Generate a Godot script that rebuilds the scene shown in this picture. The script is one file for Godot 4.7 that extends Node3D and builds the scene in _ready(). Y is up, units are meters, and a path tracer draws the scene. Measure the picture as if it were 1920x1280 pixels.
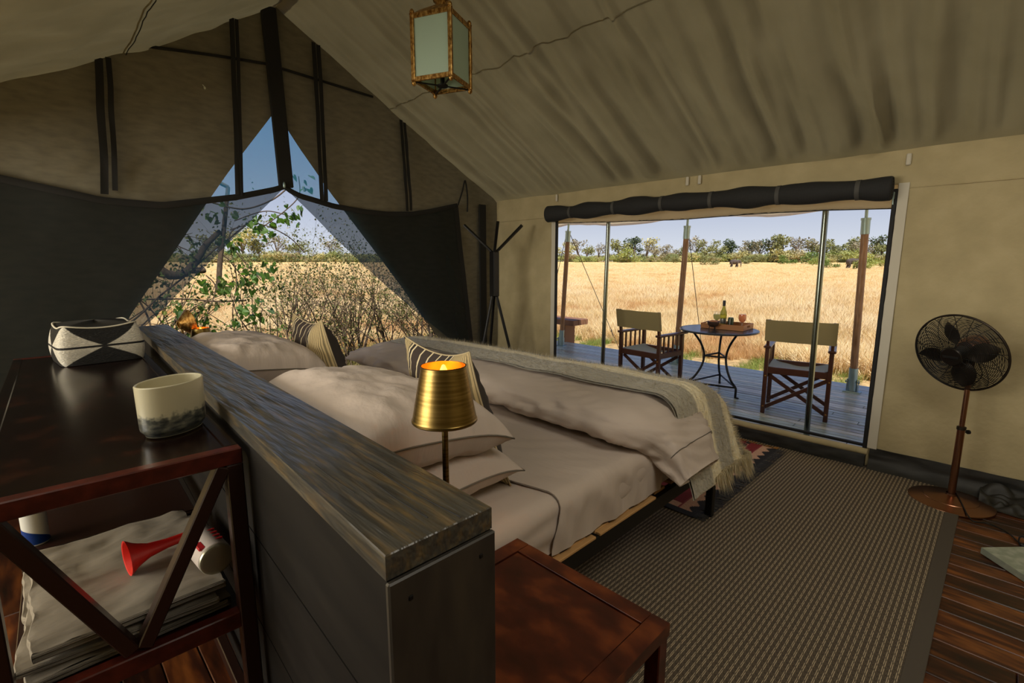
extends Node3D
# Safari tent bedroom opening on a dry grass plain. The tent's own axes: +x towards the door wall, -z towards the gable, y up, metres.

var M := {}
var rng := RandomNumberGenerator.new()
var noi := FastNoiseLite.new()

# ------------------------------------------------------------------ mesh builder
class MB:
	var v := PackedVector3Array()
	var n := PackedVector3Array()
	var uv := PackedVector2Array()
	var ix := PackedInt32Array()
	var c := PackedColorArray()
	var col := Color.WHITE
	var use_col := false

	func vert(p: Vector3, nn: Vector3, t := Vector2.ZERO) -> int:
		v.append(p); n.append(nn); uv.append(t); c.append(col)
		return v.size() - 1

	func tri(a: Vector3, b: Vector3, d: Vector3):
		var nn = (b - a).cross(d - a).normalized()
		var i = vert(a, nn, Vector2(0, 0)); vert(b, nn, Vector2(1, 0)); vert(d, nn, Vector2(0.5, 1))
		ix.append_array(PackedInt32Array([i, i + 2, i + 1]))

	func quad(a: Vector3, b: Vector3, d: Vector3, e: Vector3):
		var nn = (d - a).cross(e - b).normalized()
		var i = vert(a, nn, Vector2(0, 0)); vert(b, nn, Vector2(1, 0)); vert(d, nn, Vector2(1, 1)); vert(e, nn, Vector2(0, 1))
		ix.append_array(PackedInt32Array([i, i + 2, i + 1, i, i + 3, i + 2]))

	# f(u, v) -> Vector3; the front looks along dP/du x dP/dv
	func grid(f: Callable, nu: int, nv: int, flip := false, wrap_u := false, wrap_v := false, us := 1.0, vs := 1.0):
		var base = v.size()
		for i in nu + 1:
			for j in nv + 1:
				vert(f.call(float(i) / nu, float(j) / nv), Vector3.ZERO, Vector2(us * i / nu, vs * j / nv))
		var w = nv + 1
		for i in nu:
			for j in nv:
				var a = base + i * w + j
				var b = a + w
				var d = b + 1
				var e = a + 1
				if flip:
					ix.append_array(PackedInt32Array([a, b, d, a, d, e]))
				else:
					ix.append_array(PackedInt32Array([a, d, b, a, e, d]))
				var f1 = (v[b] - v[a]).cross(v[d] - v[a]); var f2 = (v[d] - v[a]).cross(v[e] - v[a])
				if flip: f1 = -f1; f2 = -f2
				n[a] += f1 + f2; n[b] += f1; n[d] += f1 + f2; n[e] += f2
		if wrap_u:
			for j in w:
				var s = n[base + j] + n[base + nu * w + j]
				n[base + j] = s; n[base + nu * w + j] = s
		if wrap_v:
			for i in nu + 1:
				var s = n[base + i * w] + n[base + i * w + nv]
				n[base + i * w] = s; n[base + i * w + nv] = s
		for i in range(base, v.size()):
			n[i] = n[i].normalized() if n[i].length_squared() > 1e-20 else Vector3.UP

	# chamfered box
	func box(at: Vector3, size: Vector3, b := 0.0, ba := Basis()):
		var h = size * 0.5
		b = minf(b, minf(h.x, minf(h.y, h.z)) * 0.9)
		var pt = func(axis: int, s: Vector3) -> Vector3:
			var q = h - Vector3(b, b, b)
			q[axis] = h[axis]
			return q * s
		var out = func(list: Array, dir: Vector3):
			var nn = (list[1] - list[0]).cross(list[2] - list[0])
			if nn.dot(dir) < 0: list.reverse()
			var w = []
			for p in list: w.append(at + ba * p)
			if w.size() == 4: quad(w[0], w[1], w[2], w[3])
			else: tri(w[0], w[1], w[2])
		for ax in 3:
			var p1 = (ax + 1) % 3
			var p2 = (ax + 2) % 3
			for s in [-1.0, 1.0]:
				var l = []
				for k in [[-1, -1], [1, -1], [1, 1], [-1, 1]]:
					var sg = Vector3.ONE
					sg[ax] = s; sg[p1] = k[0]; sg[p2] = k[1]
					l.append(pt.call(ax, sg))
				var dr = Vector3.ZERO
				dr[ax] = s
				out.call(l, dr)
			if b > 0:
				for s1 in [-1.0, 1.0]:
					for s2 in [-1.0, 1.0]:
						var sa = Vector3.ONE
						sa[p1] = s1; sa[p2] = s2; sa[ax] = -1
						var sb = sa
						sb[ax] = 1
						var dr = Vector3.ZERO
						dr[p1] = s1; dr[p2] = s2
						out.call([pt.call(p1, sa), pt.call(p1, sb), pt.call(p2, sb), pt.call(p2, sa)], dr)
		if b > 0:
			for sx in [-1.0, 1.0]:
				for sy in [-1.0, 1.0]:
					for sz in [-1.0, 1.0]:
						var s = Vector3(sx, sy, sz)
						out.call([pt.call(0, s), pt.call(1, s), pt.call(2, s)], s)

	# square bar from a to b, w wide across "side", h along the third axis
	func bar(a: Vector3, b: Vector3, w: float, h: float, bev := 0.0, up := Vector3.UP):
		var z = (b - a).normalized()
		if absf(z.dot(up)) > 0.98: up = Vector3.RIGHT
		var x = up.cross(z).normalized()
		box((a + b) * 0.5, Vector3(w, h, a.distance_to(b)), bev, Basis(x, z.cross(x), z))

	func tube(path: Array, r, sides := 8, closed := false, caps := true):
		var np = path.size()
		var fr = []
		var t0 = (path[1] - path[0]).normalized()
		var nx = t0.cross(Vector3.UP if absf(t0.y) < 0.9 else Vector3.RIGHT).normalized()
		var ts = []
		for i in np:
			var a = path[(i - 1 + np) % np] if (i > 0 or closed) else path[i]
			var b = path[(i + 1) % np] if (i < np - 1 or closed) else path[i]
			var t = (b - a).normalized()
			ts.append(t)
			nx = (nx - t * nx.dot(t)).normalized()
			fr.append([nx, t.cross(nx)])
		var cnt = np if closed else np - 1
		var f = func(u, w):
			var i = int(round(u * cnt)) % np
			var rr = r[i] if r is Array else r
			var a = -TAU * w
			return path[i] + (fr[i][0] * cos(a) + fr[i][1] * sin(a)) * rr
		grid(f, cnt, sides, false, closed, true)
		if caps and not closed:
			for e in [0, np - 1]:
				var rr = r[e] if r is Array else r
				var nn = -ts[e] if e == 0 else ts[e]
				var k = vert(path[e], nn)
				for s in sides + 1:
					var a = -TAU * s / sides
					vert(path[e] + (fr[e][0] * cos(a) + fr[e][1] * sin(a)) * rr, nn)
				for s in sides:
					if e == 0: ix.append_array(PackedInt32Array([k, k + 2 + s, k + 1 + s]))
					else: ix.append_array(PackedInt32Array([k, k + 1 + s, k + 2 + s]))

	# profile of Vector2(radius, height), bottom to top on the outside
	func lathe(prof: Array, sides := 32, at := Vector3.ZERO, ba := Basis(), sharp := 0.6):
		var runs = [[prof[0]]]
		for i in range(1, prof.size()):
			runs[-1].append(prof[i])
			if i < prof.size() - 1:
				var d1 = (prof[i] - prof[i - 1]).normalized(); var d2 = (prof[i + 1] - prof[i]).normalized()
				if absf(d1.angle_to(d2)) > sharp: runs.append([prof[i]])
		for run in runs:
			var m = run.size() - 1
			var f = func(u, w):
				var p = run[int(round(w * m))]
				return at + ba * Vector3(p.x * cos(-TAU * u), p.y, p.x * sin(-TAU * u))
			grid(f, sides, m, false, true, false)

	# polygon (counterclockwise, seen from +z) extruded along +z by depth, then moved by xf
	func prism(poly: PackedVector2Array, depth: float, xf := Transform3D()):
		var t = Geometry2D.triangulate_polygon(poly)
		if Geometry2D.is_polygon_clockwise(poly):
			poly.reverse()
			t = Geometry2D.triangulate_polygon(poly)
		for s in [0, 1]:
			var nn = xf.basis * Vector3(0, 0, 1 if s else -1)
			var base = v.size()
			for p in poly: vert(xf * Vector3(p.x, p.y, depth * s), nn.normalized(), p)
			for k in range(0, t.size(), 3):
				var a = t[k]; var b = t[k + 1]; var d = t[k + 2]
				var ccw = (poly[b] - poly[a]).cross(poly[d] - poly[a]) > 0
				if ccw == (s == 1): ix.append_array(PackedInt32Array([base + a, base + d, base + b]))
				else: ix.append_array(PackedInt32Array([base + a, base + b, base + d]))
		for i in poly.size():
			var a = poly[i]; var b = poly[(i + 1) % poly.size()]
			quad(xf * Vector3(a.x, a.y, 0), xf * Vector3(b.x, b.y, 0), xf * Vector3(b.x, b.y, depth), xf * Vector3(a.x, a.y, depth))

	func ball(at: Vector3, r: Vector3, nu := 14, nv := 8):
		grid(func(u, w): return at + r * Vector3(sin(PI * w) * cos(TAU * u), -cos(PI * w), -sin(PI * w) * sin(TAU * u)), nu, nv, false, true)

	func build() -> ArrayMesh:
		var a = []
		a.resize(Mesh.ARRAY_MAX)
		a[Mesh.ARRAY_VERTEX] = v; a[Mesh.ARRAY_NORMAL] = n; a[Mesh.ARRAY_TEX_UV] = uv; a[Mesh.ARRAY_INDEX] = ix
		if use_col: a[Mesh.ARRAY_COLOR] = c
		var m = ArrayMesh.new()
		m.add_surface_from_arrays(Mesh.PRIMITIVE_TRIANGLES, a)
		return m

# ------------------------------------------------------------------ scene helpers
var taken := {}

func numbered(s: String) -> String:
	if not taken.has(s):
		taken[s] = 0
		return s
	taken[s] += 1
	return "%s_%03d" % [s, taken[s]]

func tag(o: Node3D, label: String, category: String, group := "", kind := "") -> Node3D:
	if label: o.set_meta("label", label)
	if category: o.set_meta("category", category)
	if group: o.set_meta("group", group)
	if kind: o.set_meta("kind", kind)
	return o

func thing(called: String, label: String, category: String, at := Vector3.ZERO, turn := 0.0, group := "", kind := "") -> Node3D:
	var o = Node3D.new()
	o.name = numbered(called)
	add_child(o, true)
	o.position = at
	o.rotation.y = turn
	return tag(o, label, category, group, kind)

func part(called: String, mb, mat: Material, parent: Node3D = null) -> MeshInstance3D:
	var o = MeshInstance3D.new()
	o.mesh = mb.build() if mb is MB else mb
	o.material_override = mat
	if parent == null:
		o.name = numbered(called)
		add_child(o, true)
	else:
		var k = 0
		var s = called
		while parent.has_node(s):
			k += 1
			s = "%s_%03d" % [called, k]
		o.name = s
		parent.add_child(o, true)
	return o

func quick(called: String, mesh: Mesh, mat: Material, parent: Node3D, idx: int) -> MeshInstance3D:   # many alike pieces, numbered by the caller
	var o = MeshInstance3D.new()
	o.mesh = mesh
	o.material_override = mat
	o.name = called if idx == 0 else "%s_%03d" % [called, idx]
	parent.add_child(o, true)
	return o

func many(called: String, mesh: Mesh, mat: Material, xfs: Array, parent: Node3D = null, cols = null) -> MultiMeshInstance3D:
	var mm = MultiMesh.new()
	mm.transform_format = MultiMesh.TRANSFORM_3D
	if cols: mm.use_colors = true
	mm.mesh = mesh
	mm.instance_count = xfs.size()
	for i in xfs.size():
		mm.set_instance_transform(i, xfs[i])
		if cols: mm.set_instance_color(i, cols[i])
	var o = MultiMeshInstance3D.new()
	o.multimesh = mm
	o.material_override = mat
	o.set_meta("kind", "stuff")
	if parent == null:
		o.name = numbered(called)
		add_child(o, true)
	else:
		o.name = called
		parent.add_child(o, true)
	return o

func copy(o: Node3D, at: Vector3, turn: float, label: String) -> Node3D:
	var r = o.duplicate()
	r.name = numbered(String(o.name).rstrip("_0123456789"))
	add_child(r, true)
	r.position = at
	r.rotation.y = turn
	r.set_meta("label", label)
	return r

func sm(a: float, b: float, x: float) -> float:
	var t = clampf((x - a) / (b - a), 0, 1)
	return t * t * (3 - 2 * t)

func nz(x: float, y: float, z := 0.0) -> float:   # smooth noise, about -0.6 .. 0.6, features one unit across
	return noi.get_noise_3d(x, y, z)

func curve(pts: Array, k := 8) -> Array:   # Catmull-Rom through the points
	var o = []
	for i in pts.size() - 1:
		var a = pts[maxi(i - 1, 0)]; var b = pts[i]; var d = pts[i + 1]; var e = pts[mini(i + 2, pts.size() - 1)]
		for j in k: o.append(b.cubic_interpolate(d, a, e, float(j) / k))
	o.append(pts[-1])
	return o

func lerp_list(pts: Array, x: float) -> float:   # piecewise linear y(x) through Vector2 points in order of x
	if x <= pts[0].x: return pts[0].y
	for i in pts.size() - 1:
		if x <= pts[i + 1].x: return lerpf(pts[i].y, pts[i + 1].y, (x - pts[i].x) / (pts[i + 1].x - pts[i].x))
	return pts[-1].y

# ------------------------------------------------------------------ materials
func ntex(freq: float, oct: int, stops: Array, sd := 1, size := 512, normal := 0.0, kind := FastNoiseLite.TYPE_SIMPLEX_SMOOTH, warp := 0.0) -> NoiseTexture2D:
	var f = FastNoiseLite.new()
	f.noise_type = kind
	f.seed = sd
	f.frequency = freq
	f.fractal_octaves = oct
	f.fractal_type = FastNoiseLite.FRACTAL_FBM if oct > 1 else FastNoiseLite.FRACTAL_NONE
	if warp > 0:
		f.domain_warp_enabled = true
		f.domain_warp_amplitude = warp
		f.domain_warp_frequency = freq * 0.6
	var t = NoiseTexture2D.new()
	t.width = size; t.height = size
	t.seamless = true
	t.noise = f
	if normal > 0:
		t.as_normal_map = true
		t.bump_strength = normal
	elif stops.size():
		var g = Gradient.new()
		var offs = PackedFloat32Array(); var cs = PackedColorArray()
		for s in stops: offs.append(s[0]); cs.append(s[1])
		g.offsets = offs; g.colors = cs
		t.color_ramp = g
	return t

func mat(key: String, color: Color, rough := 0.8, metal := 0.0) -> StandardMaterial3D:
	var m = StandardMaterial3D.new()
	m.albedo_color = color
	m.roughness = rough
	m.metallic = metal
	m.resource_name = key
	M[key] = m
	return m

func tex(m: StandardMaterial3D, t: Texture2D, scale := Vector3.ZERO, world := false) -> StandardMaterial3D:
	m.albedo_texture = t
	if scale != Vector3.ZERO:
		m.uv1_triplanar = true
		m.uv1_world_triplanar = world
		m.uv1_scale = scale
	return m

func bump(m: StandardMaterial3D, t: Texture2D, cm: float) -> StandardMaterial3D:
	m.heightmap_enabled = true
	m.heightmap_texture = t
	m.heightmap_scale = cm
	return m

func glow(m: StandardMaterial3D, c: Color) -> StandardMaterial3D:   # light that comes through a thin sheet
	m.backlight_enabled = true
	m.backlight = c.linear_to_srgb()   # c is the share of light let through
	return m

func weave(w: int, a: Color, b: Color) -> ImageTexture:   # plain weave, w threads a side
	var im = Image.create(w * 4, w * 4, false, Image.FORMAT_RGB8)
	for y in w * 4:
		for x in w * 4:
			var over = ((x / 4 + y / 4) % 2) == 0
			var k = 0.5 + 0.5 * sin((x % 4 + 0.5) / 4.0 * PI if over else (y % 4 + 0.5) / 4.0 * PI)
			im.set_pixel(x, y, a.lerp(b, k))
	return ImageTexture.create_from_image(im)

func _ready():
	rng.seed = 4711
	noi.seed = 5
	noi.noise_type = FastNoiseLite.TYPE_SIMPLEX_SMOOTH
	noi.frequency = 1.0
	noi.fractal_type = FastNoiseLite.FRACTAL_NONE
	# ---- camera
	var cam = Camera3D.new()
	cam.name = "camera"
	add_child(cam)
	cam.position = Vector3(0, 1.5, 0)
	cam.rotation_degrees = Vector3(-9.29, -44.7, 0)
	cam.fov = 69.82
	cam.near = 0.05
	cam.far = 3000.0
	cam.current = true
	# ---- sky and exposure
	var sky = ProceduralSkyMaterial.new()
	sky.sky_top_color = Color(0.13, 0.37, 0.68)
	sky.sky_horizon_color = Color(0.88, 0.90, 0.93)
	sky.sky_curve = 0.14
	sky.ground_bottom_color = Color(0.62, 0.50, 0.34)
	sky.ground_horizon_color = Color(0.72, 0.62, 0.46)
	var env = Environment.new()
	env.background_mode = Environment.BG_SKY
	env.sky = Sky.new()
	env.sky.sky_material = sky
	env.tonemap_mode = Environment.TONE_MAPPER_LINEAR
	env.tonemap_exposure = 1.0
	env.sdfgi_enabled = true
	env.ssao_enabled = true
	env.ssil_enabled = true
	var we = WorldEnvironment.new()
	we.name = "world"
	we.environment = env
	add_child(we)
	# ---- sun, high and behind the tent's far side
	var sun = DirectionalLight3D.new()
	sun.name = "sun"
	add_child(sun)
	sun.look_at_from_position(Vector3(-0.22, 1.0, 0.48), Vector3.ZERO)
	sun.light_color = Color(1.0, 0.975, 0.93)
	sun.light_energy = 1.95
	sun.light_angular_distance = 0.5
	sun.shadow_enabled = true
	sun.sky_mode = DirectionalLight3D.SKY_MODE_LIGHT_ONLY
	# ---- unseen area light beyond the left wall, placed to light wall and bed
	var left_light = AreaLight3D.new()
	left_light.name = "unseen_left_light"
	add_child(left_light)
	left_light.position = Vector3(-4.12, 1.95, -2.9)
	left_light.rotation_degrees = Vector3(0, -90, 0)
	left_light.area_size = Vector2(3.0, 2.1)
	left_light.light_color = Color(1.0, 0.975, 0.92)
	left_light.light_energy = 22.0
	left_light.area_range = 30.0
	left_light.shadow_enabled = true
	# ---- unseen area light under the left roof slope, placed to light the bed
	var pane = AreaLight3D.new()
	pane.name = "unseen_roof_light"
	add_child(pane)
	pane.transform = Transform3D(Basis(Vector3(0, 0, 1), Vector3(0.877, 0.479, 0), Vector3(-0.479, 0.877, 0)), Vector3(-0.34, roof_y(-0.34), -1.9) + Vector3(0.479, -0.878, 0) * 0.05)
	pane.area_size = Vector2(1.8, 0.7)
	pane.light_color = Color(1.0, 0.975, 0.92)
	pane.light_energy = 1.0
	pane.area_range = 20.0
	pane.shadow_enabled = true
	# ---- unseen area light over the camera, placed to light carpet and bed
	var top = AreaLight3D.new()
	top.name = "unseen_overhead_light"
	add_child(top)
	top.transform = Transform3D(Basis(Vector3(0, 0, 1), Vector3(0.877, 0.479, 0), Vector3(-0.479, 0.877, 0)), Vector3(1.05, roof_y(1.05), 0.85) + Vector3(0.479, -0.878, 0) * 0.08)
	top.area_size = Vector2(1.4, 1.1)
	top.light_color = Color(1.0, 0.975, 0.92)
	top.light_energy = 2.9
	top.area_range = 20.0
	top.shadow_enabled = true
	make_materials()
	# ---- the large structure
	make_ceiling(true)
	make_ceiling(false)
	make_gable()
	make_walls()
	make_floor()
	make_awning()
	make_roll()
	make_outer_flap()
	make_poles()
	make_ground()
	# ---- furniture
	make_headboard()
	make_bed()
	make_quilt()
	make_throw()
	for e in [[-3.25, "far", 0.0], [-1.72, "near", 3.0]]:
		make_pillow("lower taupe pillow of the %s pair, lying on the mattress" % e[1], Vector3(0.97, MT + 0.105, e[0]), 0.62, 0.98, 0.20, Vector3(0, 0.02, 0.04), e[2])
		make_pillow("upper plump taupe pillow of the %s pair, with a piped seam" % e[1], Vector3(0.93, MT + 0.30, e[0] - 0.01), 0.62, 1.0, 0.27, Vector3(0, -0.03, -0.10), e[2] + 1.5)
	var cb = func(p0: Vector3, p1: Vector3, top: Vector3) -> Basis:   # lower edge from p0 to p1, leaning to top
		var x = (p1 - p0).normalized()
		var y = (top - p0); y = (y - x * y.dot(x)).normalized()
		return Basis(x, y, x.cross(y))
	make_cushion("striped brown and tan cushion standing behind the lit brass lamp", (Vector3(1.28, 0.615, -1.29) + Vector3(1.33, 0.615, -1.86)) / 2, 0.54, cb.call(Vector3(1.33, 0.615, -1.86), Vector3(1.28, 0.615, -1.29), Vector3(1.24, 1.16, -1.86)), 0.0, 0.15)
	make_cushion("striped brown and tan cushion farther away, leaning on the far pillows", (Vector3(1.33, 0.615, -2.70) + Vector3(1.37, 0.615, -3.28)) / 2, 0.55, cb.call(Vector3(1.37, 0.615, -3.28), Vector3(1.33, 0.615, -2.70), Vector3(1.26, 1.16, -3.28)), 7.0, 0.15)
	make_nightstand(Vector3(0.835, 0, -0.80), "low dark red nightstand at the near end of the headboard")
	make_nightstand(Vector3(0.97, 0, -4.10), "low dark red nightstand beyond the far pillows")
	make_lamp(Vector3(0.745, 0.57, -1.005), "lit brass lamp with a conical shade on the near nightstand", 0.58)
	make_lamp(Vector3(0.885, 0.57, -4.17), "far brass lamp with a small conical shade catching the sunlight", 0.36)
	make_reading_lamp()
	make_console()
	make_console_things()
	make_coat_stand()
	make_fan()
	make_lantern()
	make_rugs()
	# ---- on the deck
	var ch = make_chair("left canvas folding chair with its back to the bed", Vector3(5.22, 0, -2.92), deg_to_rad(-96))
	ch.scale = Vector3.ONE * 1.066
	copy(ch, Vector3(5.40, 0, -1.383), deg_to_rad(-78.6), "right canvas folding chair partly behind the steel pole").scale = Vector3.ONE * 1.066
	make_deck_table()
	# ---- the plain
	make_bushes()
	make_treeline()
	make_elephants()

func make_materials():
	var G = func(r, g, b): return Color8(int(r), int(g), int(b))
	var soft = ntex(0.012, 5, [], 3, 512)
	var fine = ntex(0.06, 4, [], 5, 512)
	var thread = weave(64, Color(0.35, 0.35, 0.35), Color(1, 1, 1))
	M.soft = soft
	# canvas
	var cv = ntex(0.01, 5, [[0.0, G.call(172, 158, 120)], [0.5, G.call(180, 165, 126)], [1.0, G.call(189, 174, 135)]], 11)
	var m = mat("wall_canvas", Color.WHITE, 0.9); tex(m, cv, Vector3.ONE * 0.7, true); bump(m, fine, 0.15)
	m = mat("roof_canvas", Color8(222, 222, 214), 0.9)
	tex(m, ntex(0.008, 5, [[0.0, G.call(142, 132, 104)], [0.5, G.call(156, 145, 116)], [1.0, G.call(168, 157, 128)]], 12), Vector3.ONE * 0.5, true); bump(m, fine, 0.12); glow(m, Color(0.29, 0.285, 0.25))
	m = mat("brown_canvas", Color.WHITE, 0.95)
	tex(m, ntex(0.02, 5, [[0.0, G.call(106, 101, 86)], [0.5, G.call(119, 113, 96)], [1.0, G.call(130, 124, 105)]], 13), Vector3(0.6, 1.8, 0.6), true); bump(m, thread, 0.05)
	glow(m, Color(0.02, 0.014, 0.007))
	m = mat("dark_gauze", Color(0.09, 0.086, 0.078, 0.80), 0.95); m.transparency = BaseMaterial3D.TRANSPARENCY_ALPHA
	glow(m, Color(0.04, 0.13, 0.18))
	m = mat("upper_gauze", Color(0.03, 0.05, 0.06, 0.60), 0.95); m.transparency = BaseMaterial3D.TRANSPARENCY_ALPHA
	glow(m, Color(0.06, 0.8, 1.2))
	m = mat("webbing", Color8(28, 27, 25), 0.9); bump(m, thread, 0.04)
	m = mat("rolled_gauze", Color8(40, 40, 40), 0.8); tex(m, thread, Vector3.ONE * 1.6, true)
	mat("roll_strap", Color8(74, 72, 68), 0.7)
	m = mat("skirt", Color8(52, 50, 44), 0.55); tex(m, ntex(0.02, 4, [[0, Color(0.5, 0.5, 0.5)], [1, Color(1, 1, 1)]], 15), Vector3(0.6, 2.5, 0.6), true)
	mat("white_tape", Color8(205, 198, 180), 0.8)
	mat("black_trim", Color8(20, 20, 21), 0.7)
	m = mat("awning", Color8(188, 174, 150), 0.9); glow(m, Color(0.9, 0.84, 0.70))
	# wood
	var grain = ntex(0.011, 6, [[0.0, G.call(40, 20, 12)], [0.35, G.call(74, 36, 18)], [0.6, G.call(110, 62, 28)], [1.0, G.call(150, 92, 44)]], 21, 512, 0.0, FastNoiseLite.TYPE_SIMPLEX_SMOOTH, 20.0)
	m = mat("floor_wood", Color.WHITE, 0.38); tex(m, grain, Vector3(3.0, 3.0, 0.5), true)
	m = mat("floor_wood_dark", Color(0.66, 0.62, 0.58), 0.38); tex(m, grain, Vector3(3.4, 3.0, 0.55), true)
	m = mat("floor_wood_light", Color(1.0, 0.98, 0.92), 0.42); tex(m, grain, Vector3(2.6, 3.0, 0.45), true)
	var dk = [[214, 226, 216], [184, 200, 194], [232, 234, 220], [182, 184, 170], [202, 220, 214]]
	var dg = ntex(0.02, 5, [[0, Color(0.62, 0.62, 0.62)], [1, Color(1, 1, 1)]], 23)
	for i in 5:
		m = mat("deck_%d" % i, G.call(dk[i][0], dk[i][1], dk[i][2]), 0.30); tex(m, dg, Vector3(4, 4, 0.6), true)
	var grey = ntex(0.012, 6, [[0.0, G.call(58, 57, 53)], [0.45, G.call(70, 67, 60)], [0.6, G.call(80, 73, 60)], [0.75, G.call(92, 79, 59)], [1.0, G.call(108, 91, 64)]], 31, 1024, 0.0, FastNoiseLite.TYPE_SIMPLEX_SMOOTH, 14.0)
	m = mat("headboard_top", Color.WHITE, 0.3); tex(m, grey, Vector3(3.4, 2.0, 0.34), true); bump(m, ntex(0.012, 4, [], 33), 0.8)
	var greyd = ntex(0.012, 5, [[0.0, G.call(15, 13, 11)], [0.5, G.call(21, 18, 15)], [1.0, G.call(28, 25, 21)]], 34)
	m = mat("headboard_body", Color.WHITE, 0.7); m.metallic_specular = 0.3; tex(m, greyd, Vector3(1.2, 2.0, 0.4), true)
	m = mat("headboard_end", Color8(235, 235, 240), 0.42); tex(m, ntex(0.012, 5, [[0.0, G.call(44, 41, 37)], [0.5, G.call(58, 54, 47)], [1.0, G.call(72, 66, 54)]], 35), Vector3(2.0, 0.5, 2.0), true)
	var red = ntex(0.008, 5, [[0.0, G.call(52, 20, 12)], [0.45, G.call(72, 29, 16)], [0.65, G.call(92, 42, 20)], [1.0, G.call(118, 60, 27)]], 41, 512, 0.0, FastNoiseLite.TYPE_SIMPLEX_SMOOTH, 24.0)
	m = mat("red_wood_top", Color.WHITE, 0.3); tex(m, red, Vector3(2.0, 2.0, 1.2), true)
	m = mat("red_wood", Color8(88, 34, 24), 0.28); tex(m, ntex(0.02, 4, [[0, Color(0.6, 0.6, 0.6)], [1, Color(1, 1, 1)]], 42), Vector3(2, 2, 2), true)
	m = mat("console_top", Color(0.52, 0.48, 0.46), 0.2); tex(m, ntex(0.009, 6, [[0.0, G.call(36, 19, 14)], [0.6, G.call(46, 23, 16)], [0.75, G.call(66, 35, 22)], [1.0, G.call(100, 58, 36)]], 43, 512, 0.0, FastNoiseLite.TYPE_SIMPLEX_SMOOTH, 20.0), Vector3(1.4, 1.4, 1.2), true)
	mat("console_dark", Color8(40, 22, 16), 0.3)
	mat("chair_wood", Color8(74, 42, 30), 0.28)
	m = mat("pole_wood", Color8(172, 132, 96), 0.45); tex(m, ntex(0.02, 4, [[0, Color(0.65, 0.6, 0.55)], [1, Color(1, 1, 1)]], 44), Vector3(4, 0.4, 4), true)
	mat("bench_wood", Color8(130, 92, 66), 0.6)
	mat("slat_wood", Color8(196, 152, 98), 0.7)
	mat("tray_wood", Color8(168, 110, 58), 0.5)
	# metals
	mat("black_metal", Color8(22, 21, 20), 0.42, 0.3)
	m = mat("brass", Color8(172, 148, 90), 0.34, 1.0); tex(m, ntex(0.02, 4, [[0, Color(0.62, 0.58, 0.5)], [1, Color(1, 1, 1)]], 51), Vector3(0.5, 9, 0.5), false)
	m = mat("old_brass", Color8(206, 170, 104), 0.36, 0.8); tex(m, ntex(0.02, 5, [[0.2, Color(0.5, 0.4, 0.28)], [0.5, Color(0.8, 0.72, 0.6)], [0.8, Color(1, 1, 1)]], 52), Vector3(5, 3, 5), true)
	mat("brass_inside", Color8(232, 168, 60), 0.35, 0.9)
	mat("copper", Color8(156, 114, 90), 0.28, 1.0)
	mat("copper_blade", Color8(58, 50, 42), 0.4, 0.7)
	mat("steel", Color8(126, 132, 124), 0.22, 1.0)
	mat("galvanised", Color8(160, 180, 178), 0.45, 0.9)
	mat("table_metal", Color8(78, 84, 92), 0.25, 0.6)
	# cloth
	var crease = ntex(0.01, 5, [], 61)
	m = mat("linen", Color8(196, 181, 169), 0.85); bump(m, crease, 0.5); m.rim_enabled = true; m.rim = 0.25
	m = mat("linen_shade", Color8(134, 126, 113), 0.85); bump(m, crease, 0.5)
	m = mat("chair_canvas", Color8(146, 132, 92), 0.9); glow(m, Color(0.08, 0.07, 0.03)); bump(m, thread, 0.03)
	mat("chair_seat", Color8(140, 148, 146), 0.7)  # sky reflection put into the seat colour
	mat("piping", Color8(188, 170, 132), 0.8)
	# cushion, across: tan end, stripes, dark middle
	var im = Image.create(512, 64, false, Image.FORMAT_RGB8)
	im.fill(G.call(62, 52, 46))
	var tan_ = G.call(198, 176, 130); var cream = G.call(222, 206, 168)
	for e in [[0, 66], [398, 512]]:
		for x in range(e[0], e[1]):
			im.fill_rect(Rect2i(x, 0, 1, 64), tan_.darkened(0.34 if (x / 5) % 2 == 0 else 0.0))
	for x in [72, 96, 158, 222, 286, 350, 386]:
		im.fill_rect(Rect2i(x, 0, 9, 64), cream)
	for x in [83, 374]: im.fill_rect(Rect2i(x, 0, 10, 64), G.call(38, 33, 30))
	m = mat("cushion", Color.WHITE, 0.95); m.albedo_texture = ImageTexture.create_from_image(im); bump(m, fine, 0.1)
	mat("cushion_back", Color8(62, 55, 50), 0.95)
	# throw, along its length
	var sg = G.call(182, 175, 158); var scm = G.call(250, 238, 204)
	im = Image.create(16, 512, false, Image.FORMAT_RGB8)
	for y in 512:
		var t = y / 512.0
		var k = sm(0.17, 0.19, t) - sm(0.27, 0.29, t) + sm(0.43, 0.45, t) - sm(0.55, 0.57, t) + sm(0.70, 0.72, t)
		im.fill_rect(Rect2i(0, y, 16, 1), sg.lerp(scm, k).darkened(0.10 * rng.randf()))
	m = mat("throw", Color.WHITE, 1.0); m.albedo_texture = ImageTexture.create_from_image(im); bump(m, ntex(0.08, 3, [], 66), 1.2); m.rim_enabled = true; m.rim = 0.6
	m = mat("fringe", Color.WHITE, 1.0); m.vertex_color_use_as_albedo = true; glow(m, Color(0.25, 0.22, 0.16))
	m = mat("rug_fringe", Color.WHITE, 1.0); m.vertex_color_use_as_albedo = true
	# ribbed carpet: one repeat is one rib
	im = Image.create(64, 24, false, Image.FORMAT_RGB8)
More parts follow.
